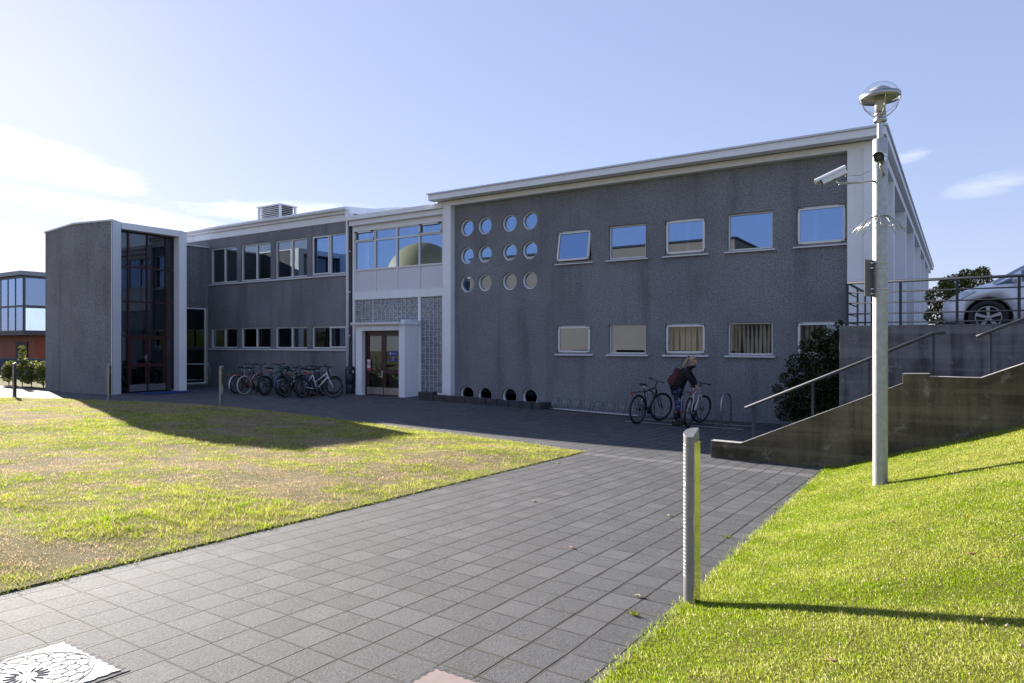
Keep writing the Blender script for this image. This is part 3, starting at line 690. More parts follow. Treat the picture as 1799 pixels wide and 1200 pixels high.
for a, b in ((13.43, 14.10), (14.10, 14.79)):
    mb = MB(); w = .085
    mb.box(gxx - .02, gxx + .04, a + .003, a + w, gt + .03, .25); mb.box(gxx - .02, gxx + .04, b - w, b - .003, gt + .03, .25)
    for z0, z1 in ((gt + .03, gt + .30), (-.86, -.72), (.15, .25)): mb.box(gxx - .019, gxx + .039, a + w, b - w, z0, z1)
    dr = mb.build('tower_door', M_MAROON, BLD, .004)
    p = MB(); p.box(gxx + .0, gxx + .01, a + w, b - w, gt + .3, -.86); p.box(gxx, gxx + .01, a + w, b - w, -.72, .15); p.build('door_glass', M_GLASSU, dr)
    p = MB(); p.box(gxx + .041, gxx + .05, a + .01, b - .01, gt + .04, gt + .28); p.build('kick_plate', M_STEEL, dr)
p = MB(); p.box(gxx + .041, gxx + .06, 14.03, 14.07, -.62, -.40); p.tube([(gxx + .06, 14.05, -.5), (gxx + .11, 14.05, -.5), (gxx + .11, 13.93, -.5)], .012, 8); p.build('door_handle', M_STEEL, BLD)
# floors and back of the tower hall seen through the glass
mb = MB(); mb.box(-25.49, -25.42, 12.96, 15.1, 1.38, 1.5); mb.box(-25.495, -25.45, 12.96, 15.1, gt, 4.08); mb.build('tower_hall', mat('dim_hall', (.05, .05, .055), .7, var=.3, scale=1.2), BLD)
# corridor from the tower to the wing
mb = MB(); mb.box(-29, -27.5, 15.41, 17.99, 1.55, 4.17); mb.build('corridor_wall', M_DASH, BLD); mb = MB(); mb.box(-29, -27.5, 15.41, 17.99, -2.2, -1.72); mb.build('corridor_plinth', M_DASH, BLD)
mb = MB(); mb.box(-29.1, -27.44, 15.415, 17.985, 4.172, 4.235); mb.build('corridor_coping', M_SILL, BLD)
mb = MB()
for z0, z1 in ((-1.718, -1.66), (1.49, 1.548)): mb.box(-27.56, -27.50, 15.42, 17.88, z0, z1)
mb.box(-27.559, -27.501, 17.82, 17.88, -1.66, 1.49); mb.box(-27.559, -27.501, 15.42, 15.48, -1.66, 1.49)
cf = mb.build('corridor_window', M_FRAME, BLD)
p = MB(); p.box(-27.535, -27.525, 15.48, 17.82, -1.66, 1.49); p.build('pane', M_GLASSU, cf)
mb = MB(); mb.box(-29, -28.9, 15.42, 17.98, -1.7, 1.5); mb.box(-28.9, -27.5, 17.88, 17.985, -1.718, 1.548); mb.build('corridor_backing', M_INT, BLD)

# ------------------------------------------------------------------ stair wall, stairs, retaining wall, rails
SWY = 11.2
ZB = -2.4
prof = [(-3.40, ZB), (-3.40, -1.585), (-2.93, -1.592), (-.675, -.566), (-.675, -.428), (-.35, -.42), (-.35, -.46), (.25, -.462), (2.6, .565), (2.6, ZB)]
mb = MB(); mb.prism(prof, SWY, SWY + .17, axis='y')
tag(mb.build('stair_wall', M_CONCD, None, .006), 'stained concrete parapet wall sloping up beside the outdoor stairs above the grass bank', 'wall')
sw = bpy.data.objects['stair_wall']
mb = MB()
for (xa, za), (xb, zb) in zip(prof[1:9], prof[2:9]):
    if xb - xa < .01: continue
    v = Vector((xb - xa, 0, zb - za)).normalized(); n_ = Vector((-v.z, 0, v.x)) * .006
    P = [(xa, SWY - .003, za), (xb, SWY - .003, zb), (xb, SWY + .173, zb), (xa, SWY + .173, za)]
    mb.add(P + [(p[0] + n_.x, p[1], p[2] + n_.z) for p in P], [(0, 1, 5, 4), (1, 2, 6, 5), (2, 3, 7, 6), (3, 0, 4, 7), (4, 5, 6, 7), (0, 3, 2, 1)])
mb.build('pale_top', M_CAP, sw)  # thin paler concrete strip along the top of the stair wall
mb = MB(); x, z = -2.75, g(-2.7, 12)
for k in range(7):
    mb.box(x, -.55, SWY + .175, 13.49, z - .3, z + .155 * (k + 1)); x += .34
zl = z + .155 * 7; mb.box(-.549, .50, SWY + .175, 13.49, z - .3, zl)
for k in range(8): mb.box(.50 + .34 * k, 3.4, SWY + .175, 13.49, zl - .3, zl + .135 * (k + 1))
tag(mb.build('stairs', M_CONC), 'outdoor concrete stairs climbing behind the sloping parapet to the parking terrace', 'stairs')
mb = MB(); mb.box(-1.80, 9, 13.5, 13.72, -2.5, .32); mb.box(-1.80, -1.53, 13.72, 17.77, -2.5, .319)
tag(mb.build('retaining_wall', M_CONC, None, .012), 'tall grey concrete retaining wall under the terrace railing', 'wall')
def rail_thing(name, label, pts, posts, r=.024, loc=None):
    t = athing(name, label, 'handrail', posts[0][0:3] if loc is None else loc, 'handrails on the outdoor stairs')
    mb = MB(); mb.tube(pts, r, 10); mb.build('rail', M_RAIL, t)
    for x, y, z0, z1 in posts:
        mb = MB(); mb.box(x - .016, x + .016, y - .022, y + .022, z0, z1 - .03); mb.tube([(x, y, z1 - .035), (x, y, z1)], .012, 8); mb.build('post', M_RAIL, t)
    return t
HY = 11.46
rz_ = lambda x: -1.03 + (x + 2.89) * .4556
rail_thing('stair_handrail', 'long lower handrail rising with the first flight of the stairs', [(-2.92, HY, rz_(-2.92)), (-.30, HY, .150), (-.16, HY, .152)],
           [(-2.79, HY, g(-2.8, 11.5) - .02, rz_(-2.79)), (-1.90, HY, -1.45, rz_(-1.90)), (-1.12, HY, -1.1, rz_(-1.12)), (-.305, HY, -.80, .148)])
rail_thing('stair_handrail', 'short upper handrail above the stair landing at the right edge', [(.20, HY, .095), (.30, HY, .14), (1.9, HY, .86), (2.3, HY, 1.04)], [(.36, HY, -.80, .165), (1.25, HY, -.5, .565), (2.1, HY, -.2, .95)])
t = athing('terrace_railing', 'grey metal railing with five bars along the parking terrace', 'railing', (-1.68, 13.6, .32)); ry = 13.61
ZR = [1.085, .905, .72, .53, .375]
mb = MB(); mb.tube([(-1.67, 17.6, ZR[0]), (-1.67, ry, ZR[0]), (6, ry, ZR[0])], .026, 8); mb.build('top_rail', M_RAIL, t)
for z in ZR[1:]:
    mb = MB(); mb.tube([(-1.67, 15.0, z), (-1.67, ry, z), (6, ry, z)], .013, 6); mb.build('bar', M_RAIL, t)
for x in (-1.68, -.85, -.03, .80, 1.62, 2.45):
    mb = MB(); mb.box(x - .021, x + .021, ry - .014, ry + .014, .315, ZR[0] - .01); mb.build('post', M_RAIL, t)
for y in (15.0, 16.3, 17.55):
    mb = MB(); mb.box(-1.685, -1.655, y - .02, y + .02, .315, ZR[0] - .01); mb.build('post', M_RAIL, t)

# ramp rail by the corridor
t = athing('ramp_railing', 'thin pale metal handrail in front of the corridor window', 'railing', (-26.4, 16.2, -1.8)); zz_ = g(-26.5, 16.8)
mb = MB(); mb.tube([(-26.9, 15.6, zz_ + .95), (-26.25, 17.2, zz_ + .95), (-26.2, 17.3, zz_)], .022, 8); mb.build('rail', M_GALV, t)
mb = MB(); mb.tube([(-26.85, 15.7, zz_ + .30), (-26.25, 17.2, zz_ + .30)], .016, 8); mb.build('bar', M_GALV, t)

# ------------------------------------------------------------------ bollards
def bollard(label, x, y, zb, rz, h=1.12, w=.105, shiny=True):
    t = thing('path_bollard', label, 'bollard', (x, y, zb), rz, 'slim metal light bollards along the lawn and path')
    n = 14; poly = [(w / 2 * math.cos(a), w * .55 * math.sin(a)) for a in [math.pi + math.pi * k / n for k in range(n + 1)]]   # round side to -y
    poly = [(px, py) for px, py in poly] + [(w / 2, .022), (-w / 2, .022)]
    mb = MB(); N = len(poly); V = [(px, py, -.25) for px, py in poly] + [(px, py, h - .045 + .05 * (-px / w) ) for px, py in poly]
    mb.add(V, [tuple(range(N))[::-1], tuple(range(N, 2 * N))] + [(i, (i + 1) % N, N + (i + 1) % N, N + i) for i in range(N)]); mb.build('post', mat('bollard_steel', (.27, .26, .245), .55, .25, var=.2, scale=9, streak=.4), t, .003)
    mb = MB()
    for k in range(36): z = .19 + k * .0232; mb.add([(-w / 2 * math.cos(a) * 1.012, -w * .55 * math.sin(a) * 1.012, z + dz) for dz in (0, .0075) for a in [R(100 + 7 * j) for j in range(8)]], [(j, j + 1, j + 9, j + 8) for j in range(7)])
    o = mb.build('louvre', mat('sunlit_slot_pale', (.82, .81, .78), .5, .0, var=.05), t); s_ = o.modifiers.new('thick', 'SOLIDIFY'); s_.thickness = .0018  # pale strips: sun shining through the slots put into the colour
    mb = MB(); mb.box(-w / 2 + .004, w / 2 - .002, .0225, .030, -.2, h - .10); mb.build('light_panel', mat('polished_steel', (.72, .74, .70), .12, 1., var=.03), t)
    for z in (.28, .52, .76, 1.0): mb = MB(); mb.ball((w * .40, -.030, z), .006, 8, 5); mb.build('rivet', M_STEEL, t)
    return t
bollard('tall slotted bollard standing at the right edge of the near path', -1.388, 4.20, float(BANK(-1.39, 4.2)) - .02, R(-92), 1.125)
for lab, x, y in (('bollard at the far end of the lawn in front of the bicycles', -17.30, 11.72), ('bollard on the lawn edge in front of the grey tower', -21.6, 10.86), ('sunlit bollard near the hedge left of the tower', -24.7, 9.56)):
    bollard(lab, x, y, float(LAWN(x, y)) - .02, R(-68), 1.17)

# ------------------------------------------------------------------ lamp post with cameras
PXY = Vector((-.714, 8.38)); pz = float(BANK(*PXY))
def P3(dx, dy, z): return (PXY.x + dx, PXY.y + dy, z)
lp = athing('lamp_post', 'tall galvanised lamp post with glass globe head on the grass bank', 'lamp post', (PXY.x, PXY.y, pz))
mb = MB(); mb.lathe([(.0735, pz - .4), (.0735, 1.0), (.0725, 2.195), (.066, 2.205), (.0, 2.206)], (PXY.x, PXY.y, 0), 28); mb.build('pole', M_POLE, lp)
mb = MB(); mb.lathe([(.029, 2.2), (.029, 2.40)], (PXY.x, PXY.y, 0), 16); mb.build('neck', M_GALV, lp)
mb = MB(); mb.lathe([(.0, 2.385), (.058, 2.385), (.066, 2.395), (.066, 2.42), (.05, 2.43), (.05, 2.455), (.058, 2.46), (.058, 2.485), (.0, 2.485)], (PXY.x, PXY.y, 0), 24); mb.build('collar', M_GALV, lp)
zr = 2.655
mb = MB(); mb.lathe([(.190, zr - .028), (.199, zr - .028), (.199, zr + .028), (.190, zr + .028), (.190, zr - .028)], (PXY.x, PXY.y, 0), 40); mb.build('ring', M_GALV, lp)
for k in range(4):
    a = R(20 + 90 * k); mb = MB(); mb.tube([P3(math.cos(a) * r_, math.sin(a) * r_, z_) for r_, z_ in ((.05, 2.44), (.10, 2.475), (.155, 2.53), (.182, 2.60), (.195, 2.64))], .0055, 6); mb.build('cage_rod', M_GALV, lp)
M_GLOBE = m_glass('globe_glass', .015, (.955, .96, .965), (1, 1, 1))
mb = MB(); mb.lathe([(.188 * math.sin(R(a)), zr + (.165 if a < 90 else .180) * math.cos(R(a))) for a in range(4, 172, 7)], (PXY.x, PXY.y, 0), 36); mb.build('globe', M_GLOBE, lp)
mb = MB(); mb.lathe([(.002, zr + .115), (.06, zr + .108), (.105, zr + .08), (.128, zr + .03), (.15, zr + .012), (.184, zr), (.182, zr - .006), (.14, zr + .004), (.0, zr + .03)], (PXY.x, PXY.y, 0), 32); mb.build('reflector', mat('grey_enamel', (.46, .46, .465), .5, 0., var=.05), lp)
mb = MB(); mb.lathe([(.0, 2.47), (.052, 2.47), (.055, 2.60), (.05, zr), (.0, zr)], (PXY.x, PXY.y, 0), 24); mb.build('lamp', mat('frosted_lamp', (.55, .54, .50), .3, var=.1), lp)
mb = MB()
zc = 1.375
for k in range(11):
    a = R(33 * k + 7); s_ = .165 + .07 * ((k * 37) % 5) / 4
    for da, l in ((-.10, 1.0), (.10, .85)):
        e = Vector((math.cos(a + da * 1.6), math.sin(a + da * 1.6), 0)); b0 = Vector((math.cos(a), math.sin(a), 0)) * .0755
        mb.tube([P3(b0.x, b0.y, zc), P3(*(b0 + e * s_ * .55 * l).xy, zc - .07 * l), P3(*(b0 + e * s_ * l).xy, zc - .17 * l)], .0042, 5)
mb.build('climb_guard', M_GALV, lp)
mb = MB(); mb.lathe([(.15, 1.285), (.153, 1.283), (.15, 1.28), (.147, 1.283), (.15, 1.285)], (PXY.x, PXY.y, 0), 30)
mb.lathe([(.074, zc - .012), (.079, zc - .012), (.079, zc + .012), (.074, zc + .012)], (PXY.x, PXY.y, 0), 24); mb.build('guard_ring', M_GALV, lp)
# sign plate strapped to the pole (seen from its back and side)
sg = athing('sign_plate', 'blank back of a grey sign plate strapped to the lamp post', 'sign', P3(-.16, -.02, .5))
u = Vector((C33, S33, 0)); fwd = Vector((-S33, C33, 0)); pc = Vector(P3(0, 0, 0))
dirp = (-.88 * u - .47 * fwd).normalized(); nrm = Vector((dirp.y, -dirp.x, 0))
mb = MB(); c_ = pc - u * .135 - fwd * .02 + Vector((0, 0, .705)); mb.obox(c_, dirp * .068, nrm * .004, Vector((0, 0, .197))); mb.build('plate', mat('grey_sign_back', (.17, .17, .175), .5, .3, var=.1), sg)
for z in (.87, .815, .59, .54):
    mb = MB(); mb.lathe([(.0745, z - .006), (.080, z - .006), (.080, z + .006), (.0745, z + .006)], (PXY.x, PXY.y, 0), 24); q = pc - u * .095; mb.obox((q.x, q.y, z), u * .025, fwd * .01, Vector((0, 0, .006))); mb.build('strap', M_STEEL, sg)
M_CAMH = mat('camera_housing', (.62, .63, .63), .35, .6, var=.05)
def cctv(label, c, yaw, pitch, roll, L, arm):
    M = Matrix.Translation(c) @ Matrix.Rotation(yaw, 4, 'Z') @ Matrix.Rotation(pitch, 4, 'Y') @ Matrix.Rotation(roll, 4, 'X')
    t = athing('security_camera', label, 'camera', tuple(c), 'security cameras on the lamp post')
    n = 10; sec = [(-.045, -.038), (.045, -.038)] + [(.048 * math.cos(a), .010 + .040 * math.sin(a)) for a in [math.pi * k / n for k in range(n + 1)]]
    mb = MB(); mb.prism(sec, -L / 2, L / 2, axis='x'); mb.build('housing', M_CAMH, t, .003, M)
    mb = MB(); sec2 = [(.055 * math.cos(a), .014 + .044 * math.sin(a)) for a in [math.pi * k / n for k in range(n + 1)]]; sec3 = [(.051 * math.cos(a), .014 + .040 * math.sin(a)) for a in [math.pi * k / n for k in range(n + 1)]][::-1]
    mb.prism(sec2 + sec3, -L / 2 - .01, L / 2 + .05, axis='x'); mb.build('sun_shield', mat('white_shield', (.78, .78, .77), .3, .1, var=.03), t, 0, M)
    mb = MB(); mb.prism([(-.047, -.042), (.047, -.042)] + [(.050 * math.cos(a), .010 + .041 * math.sin(a)) for a in [math.pi * k / n for k in range(n + 1)]], L / 2 + .0005, L / 2 + .016, axis='x'); mb.build('bezel', M_BPLAS, t, .002, M)
    mb = MB(); mb.lathe([(.0, .0), (.026, .0), (.028, -.006)], (L / 2 + .018, 0, .005), 20, 0, Matrix.Rotation(R(90), 4, 'Y')); mb.build('lens', mat('lens_glass', (.09, .085, .08), .1, .0, var=.1), t, 0, M)
    mb = MB(); mb.tube(arm, .014, 8); mb.tube([M @ Vector((0, 0, -.04)), M @ Vector((0, 0, -.075)), arm[0]], .011, 8); mb.build('bracket', M_GALV, t)
    return t
c1 = pc - u * .515 + Vector((0, 0, 1.80)) + fwd * -.02
cctv('left security camera on the long arm, tilted down', c1, math.atan2(-u.y, -u.x) - R(18), R(24), 0, .26, [tuple(c1 + Vector((0, 0, -.08)) + u * .06), tuple(pc + Vector((0, 0, 1.755)))])
c2 = pc - u * .088 - fwd * .17 + Vector((0, 0, 1.955))
cctv('upper security camera pointing towards the path beside the pole top', c2, math.atan2(-fwd.y * .8 - u.y * .55, -fwd.x * .8 - u.x * .55), R(10), 0, .24, [tuple(c2 + Vector((0, 0, -.085))), tuple(pc - fwd * .08 + Vector((0, 0, 1.80)))])
mb = MB(); mb.tube([tuple(c1 + u * .13 + Vector((0, 0, .0))), tuple(c1 + u * .28 + Vector((0, 0, .005)) - fwd * .02), tuple(c1 + u * .40 + Vector((0, 0, .06)) - fwd * .05), tuple(c2 + Vector((0, 0, -.05)))], .004, 6)
tag(mb.build('camera_cable', M_GALV), 'thin cable looping between the two security cameras', 'cable')

# ------------------------------------------------------------------ small fixed things along the walls
bx, by = -18.42, 17.66; bz = g(bx, by)
t = thing('litter_bin', 'dark rounded litter bin beside the downpipe and porch', 'bin', (bx, by, bz))
M_BIN = mat('dark_blue_bin', (.018, .022, .035), .45, var=.1)
mb = MB(); mb.lathe([(.0, 0), (.16, 0), (.165, .02), (.165, .30), (.155, .32), (.175, .36), (.18, .70), (.165, .715), (.14, .70), (.14, .4), (0, .4)], (0, 0, 0), 24); mb.build('body', M_BIN, t)
mb = MB(); mb.lathe([(.178, .83), (.178, .87), (.15, .94), (.08, .985), (0, .995), (0, .83), (.178, .83)], (0, 0, 0), 24)
for k in range(4): a = R(45 + 90 * k); mb.box(.15 * math.cos(a) - .02, .15 * math.cos(a) + .02, .15 * math.sin(a) - .02, .15 * math.sin(a) + .02, .69, .84)
mb.build('hood', M_BIN, t)
mb = MB(); mb.box(-24.75, -23.75, 13.25, 15.0, 0, .018); V = [(x, y, z + g(x, y) + .006) for x, y, z in mb.v]; mb.v = V
tag(mb.build('door_mat', mat('blue_mat', (.012, .04, .20), .9, var=.3, scale=30)), 'blue door mat in front of the tower doors', 'mat')
# kerb stones in front of the low round windows
kn = 0
def kerb(x0, x1, y0, y1, h, lab):
    mb = MB(); zc_ = g((x0 + x1) / 2, (y0 + y1) / 2); j = RNG.uniform(-.008, .008, 3)
    mb.box(x0 + .005, x1 - .005, y0 + j[0], y1 + j[0], zc_ - .15, zc_ + h + j[1]); o = mb.build('kerb_stone', M_STONE, None, .015)
    tag(o, lab, 'kerb stone', 'dark kerb stones below the low round windows')
KL = 'dark rough kerb stone within the low row under the round windows'
kerb(-14.62, -14.02, 16.95, 17.22, .26, 'raised kerb stone at the left end of the low row beside the white pillar')
xs_ = np.linspace(-14.0, -10.42, 10)
for i in range(9): kerb(xs_[i], xs_[i + 1], 16.98 + .012 * i, 17.24 + .012 * i, .185, KL if i < 8 else 'kerb stone at the right end of the low row, before the corner')
kerb(-10.41, -10.13, 17.10, 17.75, .185, 'kerb stone turned back to the wall at the right end of the row')
# low wheel rack
x0, x1, y0 = -10.08, -7.25, 17.42
t = athing('wheel_rack', 'low galvanised wheel rack with paired loops along the wall', 'bike rack', (x0, y0, g(x0, y0)))
mb = MB(); mb.tube([(x0 + (x1 - x0) * k / 8, y0, g(x0 + (x1 - x0) * k / 8, y0) + .028) for k in range(9)], .024, 8); mb.tube([(x0 + (x1 - x0) * k / 8, y0 + .30, g(x0 + (x1 - x0) * k / 8, y0 + .3) + .02) for k in range(9)], .014, 8); mb.build('base_rail', M_GALV, t)
for k in range(8):
    xx = x0 + .16 + k * .355; mb = MB()
    for dx in (0, .085):
        zg = g(xx, y0 + .12); mb.tube([(xx + dx, y0 + .02, zg + .03)] + [(xx + dx + .03 * math.sin(math.pi * a / 10), y0 + .14 - .13 * math.cos(math.pi * a / 10), zg + .16 + .17 * math.sin(math.pi * a / 10)) for a in range(11)] + [(xx + dx, y0 + .29, zg + .03)], .0075, 6)
    mb.build('loop', M_GALV, t)
# hoop stands
def hoop(mb, x, ya, yb, h, r=.024, lean=0.):
    za, zb = g(x, ya), g(x, yb); ym = (ya + yb) / 2; rr = (yb - ya) / 2; zt = max(za, zb) + h - rr * .55
    mb.tube([(x, ya, za - .02), (x, ya, zt)] + [(x + lean * math.sin(math.pi * a / 8), ym - rr * math.cos(math.pi * a / 8), zt + rr * .55 * math.sin(math.pi * a / 8)) for a in range(1, 8)] + [(x, yb, zt), (x, yb, zb - .02)], r, 10)
HYA, HYB = 16.15, 16.95
t = athing('bike_stand', 'galvanised bike stand with three tall hoops on floor rails', 'bike rack', (-5.6, HYA, g(-5.6, HYA)))
for x in (-6.62, -5.62, -4.66):
    mb = MB(); hoop(mb, x, HYA, HYB, .80); mb.build('hoop', M_GALV, t)
for y in (HYA, HYB):
    mb = MB(); mb.box(-7.05, -4.15, y - .03, y + .03, 0, .012); mb.v = [(a, b, c + g(a, b) + .008) for a, b, c in mb.v]; mb.build('floor_rail', M_GALV, t)
t = athing('bike_stand', 'thin rectangular bike hoop at the left end of the parked bicycles', 'bike rack', (-23.2, 16.5, g(-23.2, 16.5)))
mb = MB(); z = g(-23.2, 16.4); mb.tube([(-23.45, 16.45, z), (-23.45, 16.45, z + .98), (-22.85, 16.45, z + .98), (-22.85, 16.45, z)], .012, 8); mb.build('hoop', M_GALV, t)
t = athing('bike_stand', 'low hoops standing among the row of parked bicycles', 'bike rack', (-20, 16.1, g(-20, 16.1)))
for x in (-21.2, -20.1, -19.3, -18.6):
    mb = MB(); hoop(mb, x, 15.75, 16.3, .52, .018); mb.build('hoop', M_GALV, t)
mb = MB(); mb.box(-27.05, -26.75, 17.2, 17.45, 0, .18); mb.v = [(a, b, c + g(a, b) + .25) for a, b, c in mb.v]

# ------------------------------------------------------------------ bicycles
def spin(n): return [2 * math.pi * k / n for k in range(n)]
M_SPOKE = mat('spoke_wire', (.12, .12, .125), .45, .6, var=.05)
def paint(name, c): return mat(name, c, .3, .1, var=.05, coat=.4)
M_BF = {'black': paint('black_frame', (.018, .018, .02)), 'white': paint('white_frame', (.72, .72, .74)), 'red': paint('red_frame', (.22, .02, .025)), 'grey': paint('grey_frame', (.05, .055, .06)),
        'green': paint('teal_frame', (.015, .14, .13)), 'blue': paint('blue_frame', (.02, .05, .15)), 'silver': paint('silver_frame', (.45, .46, .48))}
M_TYREW = mat('pale_tyre', (.5, .5, .48), .7)
M_REFL = mat('orange_reflector', (.8, .22, .02), .3)
M_REDL = mat('red_lamp', (.55, .02, .02), .3)
def bicycle(label, rear, head, frame='black', step=False, guards=None, rack=False, tyre=None, wr=.335, steer=0., lean=0., basket=None, group='bicycles parked along the building', bars='flat'):
    """origin under the rear hub, x forward"""
    t = thing('bicycle', label, 'bicycle', (rear[0], rear[1], g(*rear) + .004), head, group); t.rotation_euler = (lean, 0, head)
    wb = 1.04; H = wr; fm = M_BF[frame]; my = M_BLACK
    RH = Vector((0, 0, H)); FH = Vector((wb, 0, H)); BB = Vector((.43, 0, H - .06)); ST = Vector((.27, 0, H + .42)); HT = Vector((.78, 0, H + .50)); HB = Vector((.83, 0, H + .36)); SD = Vector((.22, 0, H + .58))
    mb = MB()
    mb.tube([BB, ST], .017, 8); mb.tube([HT, HB], .021, 8)
    if step: mb.tube([BB + Vector((0, 0, .02)), Vector((.60, 0, H + .12)), HB], .022, 8); mb.tube([ST * .45 + BB * .55, HT * .9 + HB * .1 - Vector((.02, 0, .03))], .016, 8)
    else: mb.tube([BB, HB], .022, 8); mb.tube([ST, HT], .018, 8)
    for s in (-1, 1):
        o = Vector((0, .055 * s, 0)); mb.tube([BB + o * .6, RH + o], .010, 6); mb.tube([ST + o * .3, RH + o], .009, 6)
    mb.build('frame', fm, t)
    # steering half
    SM = Matrix.Translation(HB) @ Matrix.Rotation(steer, 4, Vector((-.34, 0, .94))) @ Matrix.Translation(-HB)
    mb = MB(); mb.tube([HT + Vector((-.012, 0, .06)), HB], .014, 8)
    for s in (-1, 1): o = Vector((0, .052 * s, 0)); mb.tube([HB + o * .9, (HB + FH) / 2 + o + Vector((.0, 0, .02)), FH + o], .012, 6)
    mb.tube([HB + Vector((0, -.05, 0)), HB + Vector((0, .05, 0))], .014, 6)
    mb.build('fork', fm if frame == 'white' else M_BF['black'], t, 0, SM)
    mb = MB(); hb = HT + Vector((-.02, 0, .16)) + Vector((.06, 0, .0))
    if bars == 'flat': pts = [hb + Vector((-.05, -.29, .03)), hb + Vector((-.02, -.16, .02)), hb + Vector((0, -.05, 0)), hb + Vector((0, .05, 0)), hb + Vector((-.02, .16, .02)), hb + Vector((-.05, .29, .03))]
    else: pts = [hb + Vector((-.20, -.25, .06)), hb + Vector((-.06, -.24, .08)), hb + Vector((.01, -.1, .05)), hb + Vector((.01, .1, .05)), hb + Vector((-.06, .24, .08)), hb + Vector((-.20, .25, .06))]
    mb.tube(pts, .012, 8); mb.tube([HT + Vector((-.012, 0, .05)), hb], .015, 8); hd = mb.build('handlebar', M_BPLAS, t, 0, SM)
    mb = MB()
    for a, b in ((pts[0], pts[1]), (pts[-1], pts[-2])): mb.tube([a, a * .4 + b * .6], .017, 8); m_ = a * .3 + b * .7; mb.tube([m_, m_ + Vector((.06, 0, -.02)), m_ + Vector((.08, .08 if a.y < 0 else -.08, -.03))][:3], .006, 5)
    mb.build('grip', M_BLACK, hd, 0, SM)
    mb = MB(); mb.tube([ST, SD], .013, 8); mb.build('seat_post', M_STEEL, t)
    mb = MB(); V = []
    for x_, w_, z_ in ((-.15, .02, .0), (-.13, .075, .01), (-.06, .075, .008), (.02, .035, .0), (.11, .02, -.005), (.13, .008, -.012)):
        V += [(SD.x + x_, -w_, SD.z + z_ + .012), (SD.x + x_, -w_ * .55, SD.z + z_ + .04), (SD.x + x_, w_ * .55, SD.z + z_ + .04), (SD.x + x_, w_, SD.z + z_ + .012), (SD.x + x_, 0, SD.z + z_ - .01)]
    F = []
    for i in range(5):
        for k in range(5): F.append((i * 5 + k, i * 5 + (k + 1) % 5, (i + 1) * 5 + (k + 1) % 5, (i + 1) * 5 + k))
    mb.add(V, F + [(4, 3, 2, 1, 0), (25, 26, 27, 28, 29)], 0, True); mb.build('saddle', M_BLACK, t)
    for hub, M in ((RH, Matrix()), (FH, SM)):
        mb = MB(); mb.tube([(hub.x + (wr - .022) * math.cos(a), 0, hub.z + (wr - .022) * math.sin(a)) for a in spin(36)], .022, 8, True); w = mb.build('wheel', tyre or M_BLACK, t, 0, M)
        mb = MB(); mb.tube([(hub.x + (wr - .05) * math.cos(a), 0, hub.z + (wr - .05) * math.sin(a)) for a in spin(36)], .011, 6, True); mb.build('rim', M_BF['grey'], w, 0, M)
        mb = MB(); mb.tube([hub + Vector((0, -.05, 0)), hub + Vector((0, .05, 0))], .02, 8)
        for k, a in enumerate(spin(20)): mb.tube([hub + Vector((.018 * math.cos(a + .9 * (-1) ** k), .028 * (-1) ** k, .018 * math.sin(a + .9 * (-1) ** k))), hub + Vector(((wr - .055) * math.cos(a), 0, (wr - .055) * math.sin(a)))], .0014, 3, False, 0, False)
        mb.build('spokes', M_SPOKE, w, 0, M)
    mb = MB(); mb.lathe([(.0, -.004), (.088, -.004), (.088, .004), (.0, .004)], BB + Vector((0, -.05, 0)), 20, 0, Matrix.Rotation(R(90), 4, 'X'))
    for s, a in ((-1, R(-50)), (1, R(130))):
        e = BB + Vector((.165 * math.cos(a), .075 * s, .165 * math.sin(a))); mb.tube([BB + Vector((0, .07 * s, 0)), e], .010, 6); mb.obox(e + Vector((0, .05 * s, 0)), (.045, 0, 0), (0, .04, 0), (0, 0, .012))
    mb.tube([BB + Vector((.0, -.05, .085)), RH + Vector((0, -.05, .035))], .005, 4); mb.tube([BB + Vector((.0, -.05, -.085)), RH + Vector((0, -.05, -.035))], .005, 4)
    mb.lathe([(.0, -.01), (.04, -.01), (.04, .01), (.0, .01)], RH + Vector((0, -.045, 0)), 14, 0, Matrix.Rotation(R(90), 4, 'X')); mb.build('crank', M_BPLAS, t)
    if guards:
        for hub, a0, a1, M in ((RH, 25, 205, Matrix()), (FH, 5, 165, SM)):
            mb = MB(); rr = wr + .022; V = []; F = []
            for k in range(15):
                a = R(a0 + (a1 - a0) * k / 14); V += [(hub.x + rr * math.cos(a), y_, hub.z + rr * math.sin(a)) for y_ in (-.03, .03)]
            for k in range(14): F.append((2 * k, 2 * k + 1, 2 * k + 3, 2 * k + 2))
            mb.add(V, F, 0, True); o = mb.build('mudguard', M_BF[guards], t, 0, M); sd = o.modifiers.new('thick', 'SOLIDIFY'); sd.thickness = .004
    if rack:
        mb = MB(); zt = H + wr + .06
        for s in (-1, 1): mb.tube([(-.28, .05 * s, zt), (.18, .05 * s, zt), (.26, .02 * s, zt + .02)], .006, 6); mb.tube([(-.22, .05 * s, zt), (0, .06 * s, H)], .006, 6)
        for x_ in (-.28, -.12, .04): mb.tube([(x_, -.05, zt), (x_, .05, zt)], .005, 5)
        mb.build('carrier', M_BPLAS, t)
        mb = MB(); mb.box(-.31, -.285, -.03, .03, zt - .06, zt - .01); mb.build('rear_light', M_REDL, t)
    else:
        mb = MB(); mb.box(SD.x - .06, SD.x - .03, -.02, .02, SD.z - .14, SD.z - .09); mb.build('rear_light', M_REDL, t)
